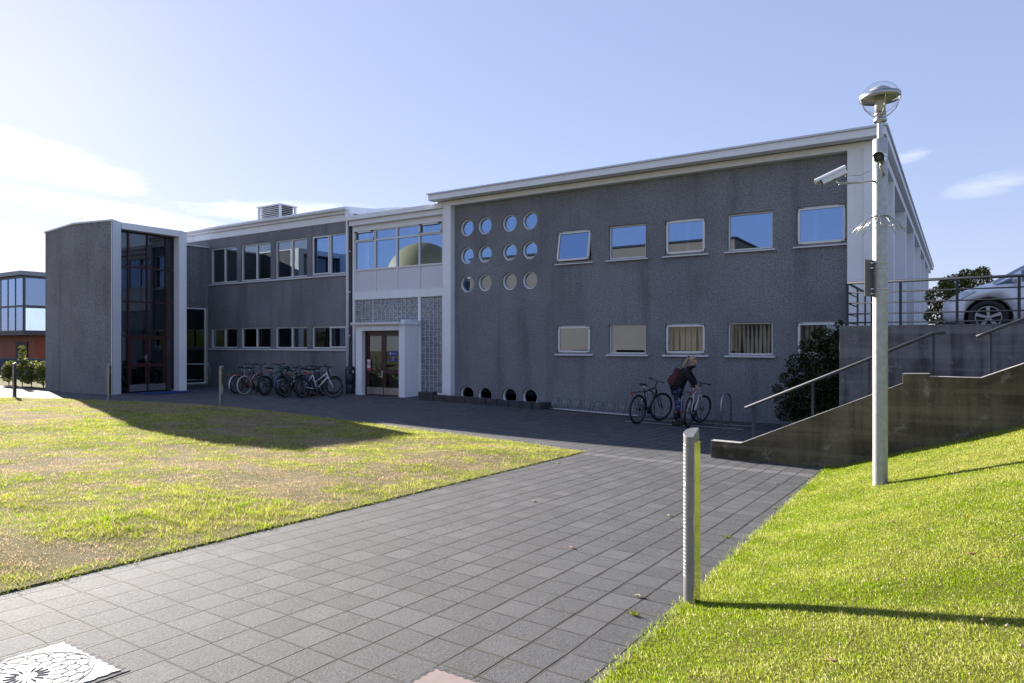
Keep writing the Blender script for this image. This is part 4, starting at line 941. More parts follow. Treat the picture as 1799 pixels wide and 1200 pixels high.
    if basket:
        mb = MB(); x0_, z0_ = HT.x + .10, HT.z - .08
        mb.box(x0_, x0_ + .26, -.16, .16, z0_, z0_ + .01)
        mb.obox((x0_ + .13, -.165, z0_ + .11), (.14, 0, 0), (0, .006, 0), (0, 0, .11)); mb.obox((x0_ + .13, .165, z0_ + .11), (.14, 0, 0), (0, .006, 0), (0, 0, .11)); mb.obox((x0_ + .265, 0, z0_ + .11), (.006, 0, 0), (0, .16, 0), (0, 0, .11)); mb.obox((x0_ - .005, 0, z0_ + .11), (.006, 0, 0), (0, .16, 0), (0, 0, .11))
        mb.build('basket', M_BF[basket], t, 0, SM)
    return t
bicycle('leftmost bicycle of the row, with pale mudguards and a carrier', (-21.75, 15.35), R(99), 'black', True, 'white', True, None, .33, bars='up')
bicycle('red city bicycle with white tyres in the left row', (-21.25, 15.3), R(97), 'red', True, None, True, M_TYREW, .33, .2, bars='up')
bicycle('black bicycle with high saddle third from the left of the row', (-20.1, 15.3), R(101), 'black', False, None, False, None, .335, -.2, .06)
bicycle('teal bicycle with basket between the red and the black bicycles', (-20.75, 15.75), R(98), 'green', True, 'black', False, None, .33, .1, bars='up', basket='green')
bicycle('grey mountain bicycle with a blue rear mudguard left of the middle of the row', (-19.4, 15.45), R(102), 'grey', False, 'blue', False, None, .345, -.3, -.05)
bicycle('small black bicycle in the middle of the row', (-18.75, 15.05), R(100), 'black', False, None, False, None, .31, .2)
bicycle('dark grey bicycle behind the small black one', (-18.9, 15.85), R(104), 'grey', True, None, False, None, .33, -.1)
bicycle('dark blue bicycle standing right of the middle of the row', (-18.2, 15.3), R(98), 'blue', False, None, False, None, .335, .25, .05)
bicycle('white bicycle at the right end of the row, seen from the side', (-18.35, 15.55), R(19), 'white', True, None, False, None, .34, .15, -.04)
bicycle('dark bicycle standing behind the white one with its bars turned', (-18.55, 16.05), R(97), 'black', False, None, False, None, .33, -.4)
bicycle('black mountain bicycle leaning at the first hoop of the tall stand', (-6.60, 15.78), R(80), 'black', False, None, True, None, .365, -.35, .05)
bicycle('white bicycle held by the person at the tall stand', (-5.36, 15.85), R(93), 'white', False, None, False, None, .36, -.40, .08)

# ------------------------------------------------------------------ person
def skin(name, verts, edges, radii, m, parent, M=None, sub=2, root=0):
    me = bpy.data.meshes.new('tmp'); me.from_pydata(verts, edges, []); o = bpy.data.objects.new('tmp', me); COL.objects.link(o)
    md = o.modifiers.new('s', 'SKIN'); md.use_smooth_shade = True
    sv = me.skin_vertices[0].data
    for i, r in enumerate(radii): sv[i].radius = r if isinstance(r, tuple) else (r, r); sv[i].use_root = (i == root)
    s2 = o.modifiers.new('d', 'SUBSURF'); s2.levels = s2.render_levels = sub
    dg = bpy.context.evaluated_depsgraph_get(); nm = bpy.data.meshes.new_from_object(o.evaluated_get(dg)); bpy.data.objects.remove(o); bpy.data.meshes.remove(me)
    nm.name = name; nm.materials.clear(); nm.materials.append(m)
    for p in nm.polygons: p.use_smooth = True; p.material_index = 0
    ob = bpy.data.objects.new(name, nm); COL.objects.link(ob); ob.parent = parent; return ob
px_, py_ = -5.74, 16.22
per = thing('person', 'person in black sweater and floral trousers bending over the white bicycle', 'person', (px_, py_, g(px_, py_) + .01), R(8))
M_SKIN = mat('skin', (.42, .25, .19), .5, var=.05)
Vx = []; Ex = []; Rx = []
def add(p, r, frm=None):
    Vx.append(p); Rx.append(r); i = len(Vx) - 1
    if frm is not None: Ex.append((frm, i))
    return i
pel = add((0, 0, .93), .08); sp = add((.08, 0, 1.07), .075, pel); ch = add((.20, 0, 1.25), .09, sp); nb = add((.285, 0, 1.36), .07, ch); nk = add((.33, 0, 1.425), .052, nb)
h1 = add((.385, 0, 1.475), .068, nk); h2 = add((.40, 0, 1.545), .092, h1); h3 = add((.385, 0, 1.615), .075, h2)
no = add((.485, 0, 1.515), .012, h2)
hands = {}
for s in (-1, 1):
    sh = add((.24, .165 * s, 1.30), .058, ch); el = add((.36, .20 * s, 1.09), .042, sh); wr_ = add((.43, .12 * s, .945), .028, el); pm = add((.475, .10 * s, .905), .034, wr_)
    for k, (dy, ln) in enumerate(((-.028, .060), (-.010, .072), (.009, .068), (.026, .052))):
        a = add((.505, .10 * s + dy, .885), .0095, pm); b = add((.505 + ln * .45, .10 * s + dy, .862), .0085, a); add((.505 + ln * .35, .10 * s + dy, .84), .0075, b)
    a = add((.475, .10 * s - .040 * s, .905), .010, pm); add((.505, .10 * s - .052 * s, .885), .0085, a)
    hp = add((-.005, .088 * s, .88), .070, pel); kn_ = add((.045, .095 * s + (.0), .48), .056, hp); an = add((-.02 + .04 * s, .10 * s, .09), .037, kn_); add((.11 + .04 * s, .11 * s, .035), .032, an)
skin('body', Vx, Ex, Rx, M_SKIN, per)
def clothes(name, chain, m, sub=2):
    V = []; E = []; Rr = []
    def rec(p, r, frm=None):
        V.append(p); Rr.append(r); i = len(V) - 1
        if frm is not None: E.append((frm, i))
        return i
    chain(rec); return skin(name, V, E, Rr, m, per, sub=sub)
def sweater(a):
    p0 = a((-.03, 0, .84), (.165, .18)); s_ = a((.07, 0, 1.07), (.135, .155), p0); c_ = a((.185, 0, 1.245), (.145, .17), s_); n_ = a((.285, 0, 1.365), .085, c_); a((.315, 0, 1.41), .078, n_)
    for s in (-1, 1): sh = a((.235, .17 * s, 1.295), .075, c_); el = a((.36, .205 * s, 1.09), .060, sh); a((.425, .125 * s, .955), .043, el)
clothes('sweater', sweater, mat('black_knit', (.012, .012, .014), .9, var=.3, scale=40))
def m_floral():
    m = bpy.data.materials.new('floral_fabric'); b = NB(nt(m)); pos = b.n('ShaderNodeNewGeometry').outputs['Position']
    v = b.n('ShaderNodeTexVoronoi', inp={'Vector': pos, 'Scale': 17.}); s_ = b.n('ShaderNodeSeparateColor', inp={0: v.outputs['Color']})
    c = b.ramp(s_.outputs[0], [(0, (.015, .016, .03)), (.45, (.015, .016, .03)), (.46, (.06, .09, .24)), (.62, (.06, .09, .25)), (.63, (.26, .10, .13)), (.78, (.26, .11, .14)), (.79, (.015, .016, .03)), (.92, (.015, .016, .03)), (.93, (.24, .27, .34)), (1, (.24, .27, .34))])
    p = b.n('ShaderNodeBsdfPrincipled', inp={'Base Color': c, 'Roughness': .85}); o = b.n('ShaderNodeOutputMaterial'); b.t.links.new(p.outputs[0], o.inputs[0]); return m
def trousers(a):
    p0 = a((0, 0, .93), (.138, .155))
    for s in (-1, 1): hp = a((-.005, .092 * s, .85), .110, p0); k = a((.045, .098 * s, .48), .082, hp); a((-.015 + .04 * s, .10 * s, .12), .066, k)
clothes('trousers', trousers, m_floral())
def hair(a):
    c = a((.335, 0, 1.59), .085); f = a((.395, 0, 1.625), .078, c); a((.44, 0, 1.600), .045, f); k = a((.30, 0, 1.64), .045, c); d = a((.235, .0, 1.60), .042, k); e = a((.17, .0, 1.47), .042, d); a((.12, 0, 1.37), .02, e)
    for s in (-1, 1): a((.365, .07 * s, 1.53), .035, c)
clothes('hair', hair, mat('blonde_hair', (.38, .29, .17), .55, var=.35, scale=30))
mb = MB(); mb.lathe([(.032, -.015), (.044, -.015), (.044, .015), (.032, .015)], (.285, 0, 1.645), 14, 0, Matrix.Rotation(R(55), 4, 'Y')); mb.build('hair_tie', M_BPLAS, per)
mb = MB(); mb.tube([(.30, -.07, 1.40), (.36, -.05, 1.425), (.40, 0, 1.43), (.36, .05, 1.425), (.30, .07, 1.40), (.26, 0, 1.41)], .04, 10, True); mb.build('scarf', mat('dark_scarf', (.016, .015, .02), .9), per)
for s in (-1, 1):
    mb = MB(); mb.ball((.476, .032 * s, 1.545), .011, 8, 6); mb.build('eye', M_BPLAS, per)
    mb = MB(); mb.ball((.385, .092 * s, 1.53), .024, 8, 6, 0, (.7, .4, 1.2)); mb.build('ear', M_SKIN, per)
    x_ = -.02 + .04 * s; V = [(x_ - .05, .10 * s - .04, 0), (x_ + .20, .11 * s - .045, 0), (x_ + .20, .11 * s + .045, 0), (x_ - .05, .10 * s + .04, 0), (x_ - .05, .10 * s - .035, .11), (x_ + .07, .10 * s - .04, .11), (x_ + .19, .11 * s - .035, .05), (x_ + .19, .11 * s + .035, .05), (x_ + .07, .10 * s + .04, .11), (x_ - .05, .10 * s + .035, .11)]
    mb = MB(); mb.add(V, [(0, 3, 2, 1), (4, 5, 8, 9), (5, 6, 7, 8), (0, 1, 6, 5, 4), (3, 9, 8, 7, 2), (1, 2, 7, 6), (0, 4, 9, 3)]); mb.build('shoe', M_BLACK, per, .012)
mb = MB(); mb.box(.474, .480, -.022, .022, 1.468, 1.474); mb.build('mouth', mat('lips', (.25, .09, .08), .5), per)
bp = thing('backpack', 'maroon backpack worn by the person in the black sweater', 'backpack', (px_, py_, g(px_, py_) + .85), R(8))
Mb = Matrix.Translation((-.055, 0, .305)) @ Matrix.Rotation(R(28), 4, 'Y')
def shell(sx, sy, sz, n=14, m=10, e=.5):
    mb = MB(); V = []; F = []
    for i in range(m + 1):
        a = -math.pi / 2 + math.pi * i / m
        for k in range(n):
            t_ = 2 * math.pi * k / n; f_ = lambda q: math.copysign(abs(q) ** e, q); V.append((sx * f_(math.cos(a)) * f_(math.cos(t_)), sy * f_(math.cos(a)) * f_(math.sin(t_)), sz * f_(math.sin(a))))
    for i in range(m):
        for k in range(n): F.append((i * n + k, i * n + (k + 1) % n, (i + 1) * n + (k + 1) % n, (i + 1) * n + k))
    return mb.add(V, F, 0, True)
M_BAG = mat('maroon_canvas', (.095, .022, .024), .85, var=.2, scale=14)
shell(.095, .155, .22).build('bag', M_BAG, bp, 0, Mb)
shell(.10, .145, .07).build('flap', mat('dark_maroon_canvas', (.06, .016, .018), .85, var=.2, scale=14), bp, 0, Mb @ Matrix.Translation((-.005, 0, .17)))
shell(.05, .11, .085).build('pocket', M_BAG, bp, 0, Mb @ Matrix.Translation((-.085, 0, -.08)))
for s in (-1, 1):
    mb = MB(); mb.tube([(.00, .10 * s, .20), (.03, .11 * s, .44), (.15, .11 * s, .545), (.27, .12 * s, .50), (.26, .15 * s, .36), (.10, .13 * s, .14)], .016, 6); mb.build('strap', M_BLACK, bp)

# ------------------------------------------------------------------ parked car on the terrace
car = thing('parked_car', 'silver blue people carrier parked on the terrace behind the railing', 'car', (-.27, 16.28, TZ), 0)
ST_ = [(0, .32, .54, .60, .46, .40), (.06, .25, .60, .67, .62, .55), (.16, .22, .66, .745, .74, .64), (.35, .20, .76, .85, .83, .71), (.58, .20, .84, .925, .865, .73), (.80, .20, .89, .99, .875, .73), (.95, .20, .915, 1.085, .88, .72), (1.2, .20, .935, 1.235, .88, .70), (1.5, .20, .95, 1.40, .88, .67), (1.9, .20, .965, 1.545, .88, .64),
       (2.5, .20, .975, 1.61, .88, .63), (3.4, .20, .98, 1.60, .88, .63), (4.2, .20, .98, 1.52, .87, .62), (4.5, .24, .95, 1.25, .85, .66), (4.66, .30, .72, .92, .80, .68)]
def sec(s):
    x, zl, zs, zt, hw, ht = s
    return [(hw * .90, zl), (hw * .985, zl + .10), (hw * 1.0, zl * .55 + zs * .45), (hw * .992, zs - .06), (hw * .965, zs), (ht + .02, zt - .07), (ht - .10, zt - .008), (0, zt + .012)]
body = MB(); glass = MB(); wind = MB(); NS = 8
rows = []
for s in ST_:
    q = sec(s); ring = [(s[0], y, z) for y, z in q] + [(s[0], -y, z) for y, z in q[-2::-1]]; rows.append(ring)
for ring in rows: body.v += ring
n_ = len(rows[0])
for i in range(len(rows) - 1):
    for k in range(n_):
        j = (k + 1) % n_; f = (i * n_ + k, i * n_ + j, (i + 1) * n_ + j, (i + 1) * n_ + k); xa = ST_[i][0]
        body.f.append(f); body.m.append(0); body.s.append(True)
        side = k in (4, n_ - 6); scr_ = k in (5, 6, 7, 8)
        if side and 1.2 <= xa < 4.2:
            P = [Vector(body.v[q]) for q in f]; c_ = sum(P, Vector()) / 4; nrm = (P[1] - P[0]).cross(P[3] - P[0]).normalized(); nrm *= 1 if nrm.y * c_.y > 0 else -1
            glass.add([c_ + (p - c_) * .90 + nrm * .006 for p in P], [(0, 1, 2, 3)])
        if scr_ and .80 <= xa < 1.9:
            P = [Vector(body.v[q]) + Vector((-.004, 0, .006)) for q in f]; wind.add(P, [(0, 1, 2, 3)], 0, True)
body.f += [tuple(range(n_))[::-1], tuple((len(rows) - 1) * n_ + k for k in range(n_))]; body.m += [0, 0]; body.s += [False, False]
M_CAR = mat('silver_blue_paint', (.74, .78, .86), .35, .1, var=.03, coat=.6)
cb = body.build('body', M_CAR, car)
for wx in (.72, 3.50):
    cm = MB(); cm.tube([(wx, -1.2, .315), (wx, -.55, .315)], .385, 28); cm.tube([(wx, .55, .315), (wx, 1.2, .315)], .385, 28)
    cut = cm.build('cutter', M_BLACK, car); bo = cb.modifiers.new('arch', 'BOOLEAN'); bo.object = cut; bo.operation = 'DIFFERENCE'; bo.solver = 'EXACT'
    dg = bpy.context.evaluated_depsgraph_get(); nm = bpy.data.meshes.new_from_object(cb.evaluated_get(dg)); cb.modifiers.clear(); cb.data = nm; bpy.data.objects.remove(cut)
cb.data.materials.clear(); cb.data.materials.append(M_CAR)
glass.build('side_window', M_GLASSD, car); wind.build('windscreen', m_glass('car_glass', .12, (.4, .43, .45)), car)
M_ARCH = mat('dark_wheel_arch', (.010, .010, .011), .9)
for wx in (.72, 3.50):
    for s in (-1, 1):
        W = MB(); W.lathe([(.0, -.06), (.21, -.085), (.215, -.10), (.30, -.10), (.315, -.075), (.315, .075), (.29, .09), (.0, .09)], (wx, s * .76, .315), 36, 0, Matrix.Rotation(R(90 if s < 0 else -90), 4, 'X') @ Matrix.Scale(-1, 4, (0, 0, 1))); w = W.build('wheel', M_BLACK, car)
        W = MB(); yo = s * .852
        W.tube([(wx + .20 * math.cos(a), yo, .315 + .20 * math.sin(a)) for a in spin(32)], .012, 6, True)
        for k in range(5):
            a = 2 * math.pi * k / 5 + .35; d_ = Vector((math.cos(a), 0, math.sin(a))); e_ = Vector((-math.sin(a), 0, math.cos(a))); c_ = Vector((wx, yo, .315))
            W.add([c_ + d_ * .03 - e_ * .025, c_ + d_ * .195 - e_ * .036, c_ + d_ * .195 + e_ * .036, c_ + d_ * .03 + e_ * .025] + [v + Vector((0, s * .016, 0)) for v in (c_ + d_ * .03 - e_ * .02, c_ + d_ * .195 - e_ * .028, c_ + d_ * .195 + e_ * .028, c_ + d_ * .03 + e_ * .02)], [(0, 1, 2, 3), (4, 5, 6, 7), (0, 1, 5, 4), (1, 2, 6, 5), (2, 3, 7, 6), (3, 0, 4, 7)])
        W.ball((wx, yo, .315), .045, 12, 8, 0, (1, .4, 1)); W.build('rim', mat('alloy_rim', (.42, .42, .42), .4, .6, var=.05), w)
        W = MB(); W.tube([(wx, s * .50, .315), (wx, s * .60, .315)], .375, 28); W.build('wheel_arch', M_ARCH, car)
for s in (-1, 1):
    h_ = MB(); h_.add([(.17, s * .752, .655), (.10, s * .69, .645), (.30, s * .818, .665), (.52, s * .852, .80), (.50, s * .845, .835), (.34, s * .80, .775), (.17, s * .725, .71)], [(0, 2, 3, 4, 5, 6, 1)]); o = h_.build('headlight', mat('headlight_glass', (.50, .54, .60), .08, .3, var=.25, scale=9), car); sd = o.modifiers.new('t', 'SOLIDIFY'); sd.thickness = .03; sd.offset = 0
    h_ = MB(); h_.ball((1.12, s * .98, 1.0), .10, 14, 8, 0, (.55, 1., .75)); h_.obox((1.10, s * .90, .965), (.03, 0, 0), (0, .06, 0), (0, 0, .02)); h_.build('mirror', M_CAR, car)
    h_ = MB(); h_.add([(1.15, s * .892, .30), (1.157, s * .892, .30), (1.157, s * .886, .93), (1.15, s * .886, .93)], [(0, 1, 2, 3)]); h_.add([(2.25, s * .892, .30), (2.257, s * .892, .30), (2.257, s * .886, .95), (2.25, s * .886, .95)], [(0, 1, 2, 3)]); h_.build('door_gap', M_DARKGAP, car)
    h_ = MB(); h_.obox((1.95, s * .90, .86), (.09, 0, 0), (0, .014, 0), (0, 0, .014)); h_.build('door_handle', M_CAR, car)
    h_ = MB(); h_.add([(.82, s * .858, .915), (1.17, s * .858, .945), (1.17, s * .80, 1.08)], [(0, 1, 2)]); o = h_.build('quarter_window', M_GLASSD, car); sd = o.modifiers.new('t', 'SOLIDIFY'); sd.thickness = .02
h_ = MB(); h_.box(-.02, .03, -.42, .42, .36, .46); h_.build('grille', M_BPLAS, car)
h_ = MB(); h_.box(.02, .2, -.70, .70, .19, .23); h_.build('lip', M_BPLAS, car)

# ------------------------------------------------------------------ plants
M_LEAF = m_leafy('leaf', .40, .16)
M_BARK = mat('bark', (.09, .07, .05), .95, var=.35, scale=12, bump=.5)
def leaf_mesh(name, C, size, cols, parent, spread=1.):
    """n leaf-shaped double triangles at points C"""
    n = len(C); u = RNG.normal(size=(n, 3)); u /= np.linalg.norm(u, axis=1)[:, None]; v = np.cross(u, RNG.normal(size=(n, 3))); v /= np.linalg.norm(v, axis=1)[:, None]
    L = (size * RNG.uniform(.6, 1.3, n))[:, None]; W = L * .52
    nrm = np.cross(u, v) * L * .18
    V = np.stack([C - u * L, C + v * W + nrm, C + u * L, C - v * W + nrm], 1).reshape(-1, 3); o = (np.arange(n) * 4)[:, None]
    F = np.concatenate([o + [[0, 1, 2]], o + [[0, 2, 3]]], 0)
    return npmesh(name, V, F, M_LEAF, np.repeat(cols, 4, 0), False, parent)
def leaf_cols(n, cs):
    cs = np.array(cs); return cs[RNG.integers(0, len(cs), n)] * RNG.uniform(.6, 1.4, (n, 1))
def crown_points(lobes, n, shell=.55):
    w = np.array([l[3] ** 2 for l in lobes]); k = RNG.choice(len(lobes), n, p=w / w.sum()); P = RNG.normal(size=(n, 3)); P /= np.linalg.norm(P, axis=1)[:, None]
    r = RNG.random(n) ** (1 / 3) * (1 - shell) + shell * RNG.random(n) ** .25
    L = np.array(lobes); return L[k, :3] + P * (r * L[k, 3])[:, None] * np.array([1, 1, .85])
def tree(name, label, cat, base, h, lobes, n, size, cs, trunk=.06, group=None):
    t = thing(name, label, cat, base, 0, group)
    mb = MB(); mb.tube([(0, 0, -.2), (.02, .01, h * .25), (-.02, .03, h * .55), (0, 0, h * .8)], [trunk, trunk * .85, trunk * .6, trunk * .2], 8)
    for l in lobes:
        z0 = min(h * .5, max(.1, l[2] - l[3])); mb.tube([(0, 0, z0 * .7), (l[0] * .5, l[1] * .5, (z0 + l[2]) / 2), tuple(l[:3])], [trunk * .45, trunk * .3, trunk * .08], 5)
    mb.build('trunk', M_BARK, t)
    C = crown_points(lobes, n); leaf_mesh('crown', C, size, leaf_cols(n, cs), t); return t
GREEN1 = [(.13, .15, .03), (.20, .20, .045), (.07, .085, .02), (.27, .25, .07)]
def rnd_lobes(n, rx, ry, z0, z1, r0, r1):
    return [(RNG.uniform(-rx, rx), RNG.uniform(-ry, ry), RNG.uniform(z0, z1), RNG.uniform(r0, r1)) for _ in range(n)]
tree('small_tree', 'leafy round tree behind the parked car at the end of the building', 'tree', (.1, 30, -.1), 3.0,
     [(x_ * .86 - .05, y_, z_ * .96, r_ * .88) for x_, y_, z_, r_ in [(-.75, 0, 1.9, .62), (-.2, .2, 2.35, .6), (.55, 0, 2.42, .62), (.1, -.3, 1.6, .7), (.8, .1, 1.7, .55), (-.9, .2, 1.2, .5), (1.25, 0, 1.75, .38), (-.5, -.2, 2.4, .35), (.75, 0, 2.8, .3), (.3, .1, 1.0, .6), (-.6, .1, .6, .5), (1.62, .0, 1.95, .24), (1.5, 0, 1.35, .22), (.2, .2, 2.75, .3)]], 10500, .050, GREEN1)
# bush beside the stairs
DK = [(.026, .040, .010), (.040, .055, .014), (.014, .02, .007), (.055, .068, .018)]
bz_ = g(-2.6, 16.4)
lob = [(-.15, 0, .4, .48), (.25, .2, .6, .55), (-.25, .1, .95, .50), (.2, -.1, 1.25, .58), (-.1, .2, 1.6, .46), (.3, .1, 1.85, .42), (.12, 0, 2.08, .30), (-.48, 0, .55, .30), (-.52, .1, .95, .26), (-.34, .2, 1.95, .2), (.48, -.1, 1.6, .4), (.45, -.2, .9, .5), (.45, .1, 2.15, .25), (-.6, .0, .68, .16), (-.1, .1, 2.2, .16), (.36, 0, 2.4, .12), (-.72, 0, .45, .30), (-.85, .1, .75, .22), (-.66, 0, 1.2, .26), (-.5, 0, 1.55, .28), (-.95, .05, .95, .14), (.6, -.4, .5, .4), (.55, -.5, 1.2, .4), (.5, -.4, 1.8, .32)]
t = thing('bush', 'dark bushy shrub growing between the wall and the stairs', 'bush', (-2.55, 16.5, bz_))
mb = MB()
for k in range(9): a = k * .7; mb.tube([(.1 * math.cos(a), .1 * math.sin(a), -.1), (.22 * math.cos(a), .2 * math.sin(a), .8), (.35 * math.cos(a), .3 * math.sin(a), 1.7)], [.02, .014, .005], 5)
mb.build('stem', M_BARK, t); C = crown_points(lob, 22000, .30); leaf_mesh('crown', C, .030, leaf_cols(len(C), DK), t)
# hedge shrubs by the left path
HC = [(.10, .13, .03), (.15, .18, .035), (.06, .08, .02), (.22, .23, .06), (.18, .16, .09)]
GH = 'young hedge shrubs left of the tower'
for i, (x, y, lab, hh, w_) in enumerate(((-33.9, 12.9, 'leftmost hedge shrub left of the far bollard', 1.08, .36), (-32.75, 12.95, 'tall twiggy hedge shrub just right of the far bollard', 1.75, .34), (-32.0, 12.98, 'rounded hedge shrub second from the tower', 1.12, .40), (-31.0, 13.0, 'hedge shrub beside the grey tower', 1.15, .42))):
    lob = [(RNG.uniform(-.08, .08), RNG.uniform(-.1, .1), .40, w_ * .85), (RNG.uniform(-.12, .12), 0, .62, w_ * .9), (.05, .05, .85, w_ * .72), (-.15, 0, .72, w_ * .6), (.15, 0, .5, w_ * .62)]
    if hh > 1.5: lob += [(.05, 0, 1.15, .16), (.0, 0, 1.4, .15), (.03, 0, 1.62, .13), (.22, 0, 1.0, .14), (.42, 0, 1.02, .10), (-.12, 0, 1.12, .10), (.16, 0, 1.52, .08)]
    tree('hedge_shrub', lab, 'shrub', (x, y, g(x, y)), hh * .9, lob, 2200 if hh < 1.5 else 2600, .042, HC, .022, GH)
# low twiggy shrub and white wall under the tree
mb = MB(); mb.box(-3, 3.5, 34, 34.3, TZ, .42); tag(mb.build('garden_wall', M_WHITE), 'low white wall far behind the tree at the end of the terrace', 'wall')
tree('low_shrub', 'low twiggy shrub under the tree at the corner of the building', 'shrub', (-.75, 29.3, TZ), .5, [(0, 0, .25, .3), (.3, 0, .35, .28), (.7, 0, .3, .3)], 700, .03, [(.03, .04, .02), (.05, .05, .03)], .015)
# weeds, flowers, fallen leaves
def tuft(x, y, lab, n=26, s=.05):
    C = np.zeros((n, 3)); mbv = []; F = []; cols = []
    for k in range(n):
        a = RNG.uniform(0, 6.28); l = RNG.uniform(.4, 1.) * s; w_ = .003; q = Vector((x, y, g(x, y) + .002)) + Vector((RNG.normal(0, s * .3), RNG.normal(0, s * .15), 0)); d = Vector((math.cos(a), math.sin(a), RNG.uniform(.3, 1.2))).normalized() * l; e = Vector((-math.sin(a), math.cos(a), 0)) * w_
        o = len(mbv); mbv += [q - e, q + e, q + d]; F.append((o, o + 1, o + 2)); c = (.16, .21, .03) if RNG.random() < .8 else (.35, .28, .12); cols += [c] * 3
    tag(npmesh('weed', [tuple(v) for v in mbv], F, M_BLADE, np.array(cols)), lab, 'weed', 'weeds in the paving joints')
tuft(-1.62, 3.83, 'weed in the paving joint just left of the near bollard', 40, .055)
tuft(-1.70, 6.05, 'small weed in the joint beyond the near bollard near the bank'); tuft(-2.02, 11.02, 'weed at the foot of the stair wall near its middle', 34, .06); tuft(-1.62, 7.6, 'small weed at the bank edge in front of the lamp post')
M_DRY = m_leafy('dry_leaf', .3, .0)
def fallen(x, y, z, lab, c, s=.028, grp='fallen leaves on the paving'):
    V = []; n = 8; a0 = RNG.uniform(0, 6.28)
    for k in range(n): a = 2 * math.pi * k / n; rr = s * (1 if k % 2 == 0 else .72) * (1.25 if k in (0, 4) else 1); V.append((x + rr * math.cos(a + a0), y + .7 * rr * math.sin(a + a0), z + .006 + .012 * abs(math.sin(a * 1.5 + a0))))
    V.append((x, y, z + .004)); F = [(k, (k + 1) % n, n) for k in range(n)]
    o = npmesh('fallen_leaf', V, F, M_DRY, np.array([c] * 9)); sd = o.modifiers.new('t', 'SOLIDIFY'); sd.thickness = .0012
    tag(o, lab, 'leaf', grp)
for x, y, lab, c in ((-3.83, 6.33, 'curled pair of pale leaves near the middle of the paving', (.36, .33, .2)), (-2.62, 4.92, 'brown leaf on the paving left of the near bollard', (.36, .25, .18)), (-2.4, 6.55, 'pale leaf on the paving beyond the near bollard', (.42, .38, .28)), (-1.72, 4.15, 'small pale leaf on the paving beside the near bollard', (.38, .33, .22)), (-7.75, 14.2, 'lone leaf lying in the shade before the wheel rack', (.3, .26, .2)), (-1.95, 9.2, 'pinkish leaf on the paving before the stair wall', (.40, .29, .22)), (-5.02, 9.0, 'brown leaf at the corner edge of the lawn', (.36, .3, .18))):
    fallen(x, y, g(x, y), lab, c)
for x, y, lab, c in ((.06, 4.75, 'curled brown leaf on the bank above the bollard shadow', (.33, .2, .14)), (.72, 5.0, 'pinkish leaf on the bank at the right edge', (.5, .3, .2)), (-.42, 5.9, 'light brown leaf high on the bank below the lamp post', (.42, .28, .18)), (-.45, 3.2, 'dry leaf on the bank near the bottom edge', (.36, .24, .15))):
    fallen(x, y, float(BANK(x, y)) + .02, lab, c, .022, 'fallen leaves on the bank')
# clover heads and dandelions in the bank (uncountable specks)
def specks(name, n, r, c, lab, zoff):
    X, Y = scatter(n, (-1.2, 2.6), (2.5, 10.5), lambda x, y: np.full(len(x), 1.), lambda x, y: inview(x, y) & (x > xe(y) + .15) & (vnoise(x, y, .9, 61) > .45)); Z = BANK(X, Y) + zoff
    ph = np.array([(0, 0, 1), (1, 0, 0), (0, 1, 0), (-1, 0, 0), (0, -1, 0), (0, 0, -1)], float); fs = np.array([(0, 1, 2), (0, 2, 3), (0, 3, 4), (0, 4, 1), (5, 2, 1), (5, 3, 2), (5, 4, 3), (5, 1, 4)])
    V = (np.stack([X, Y, Z], 1)[:, None, :] + ph[None] * (r * RNG.uniform(.7, 1.3, (len(X), 1, 1)))).reshape(-1, 3); F = (np.arange(len(X)) * 6)[:, None, None] + fs[None]
    tag(npmesh(name, V, F.reshape(-1, 3), M_DRY, np.tile(np.array(c), (len(V), 1)) * RNG.uniform(.7, 1.2, (len(V), 1))), lab, 'flowers', kind='stuff')
specks('clover_heads', 260, .008, (.50, .42, .32), 'pale faded clover heads scattered in the bank grass', .03)
specks('dandelions', 70, .009, (.75, .48, .02), 'small yellow dandelions scattered in the bank grass', .035)

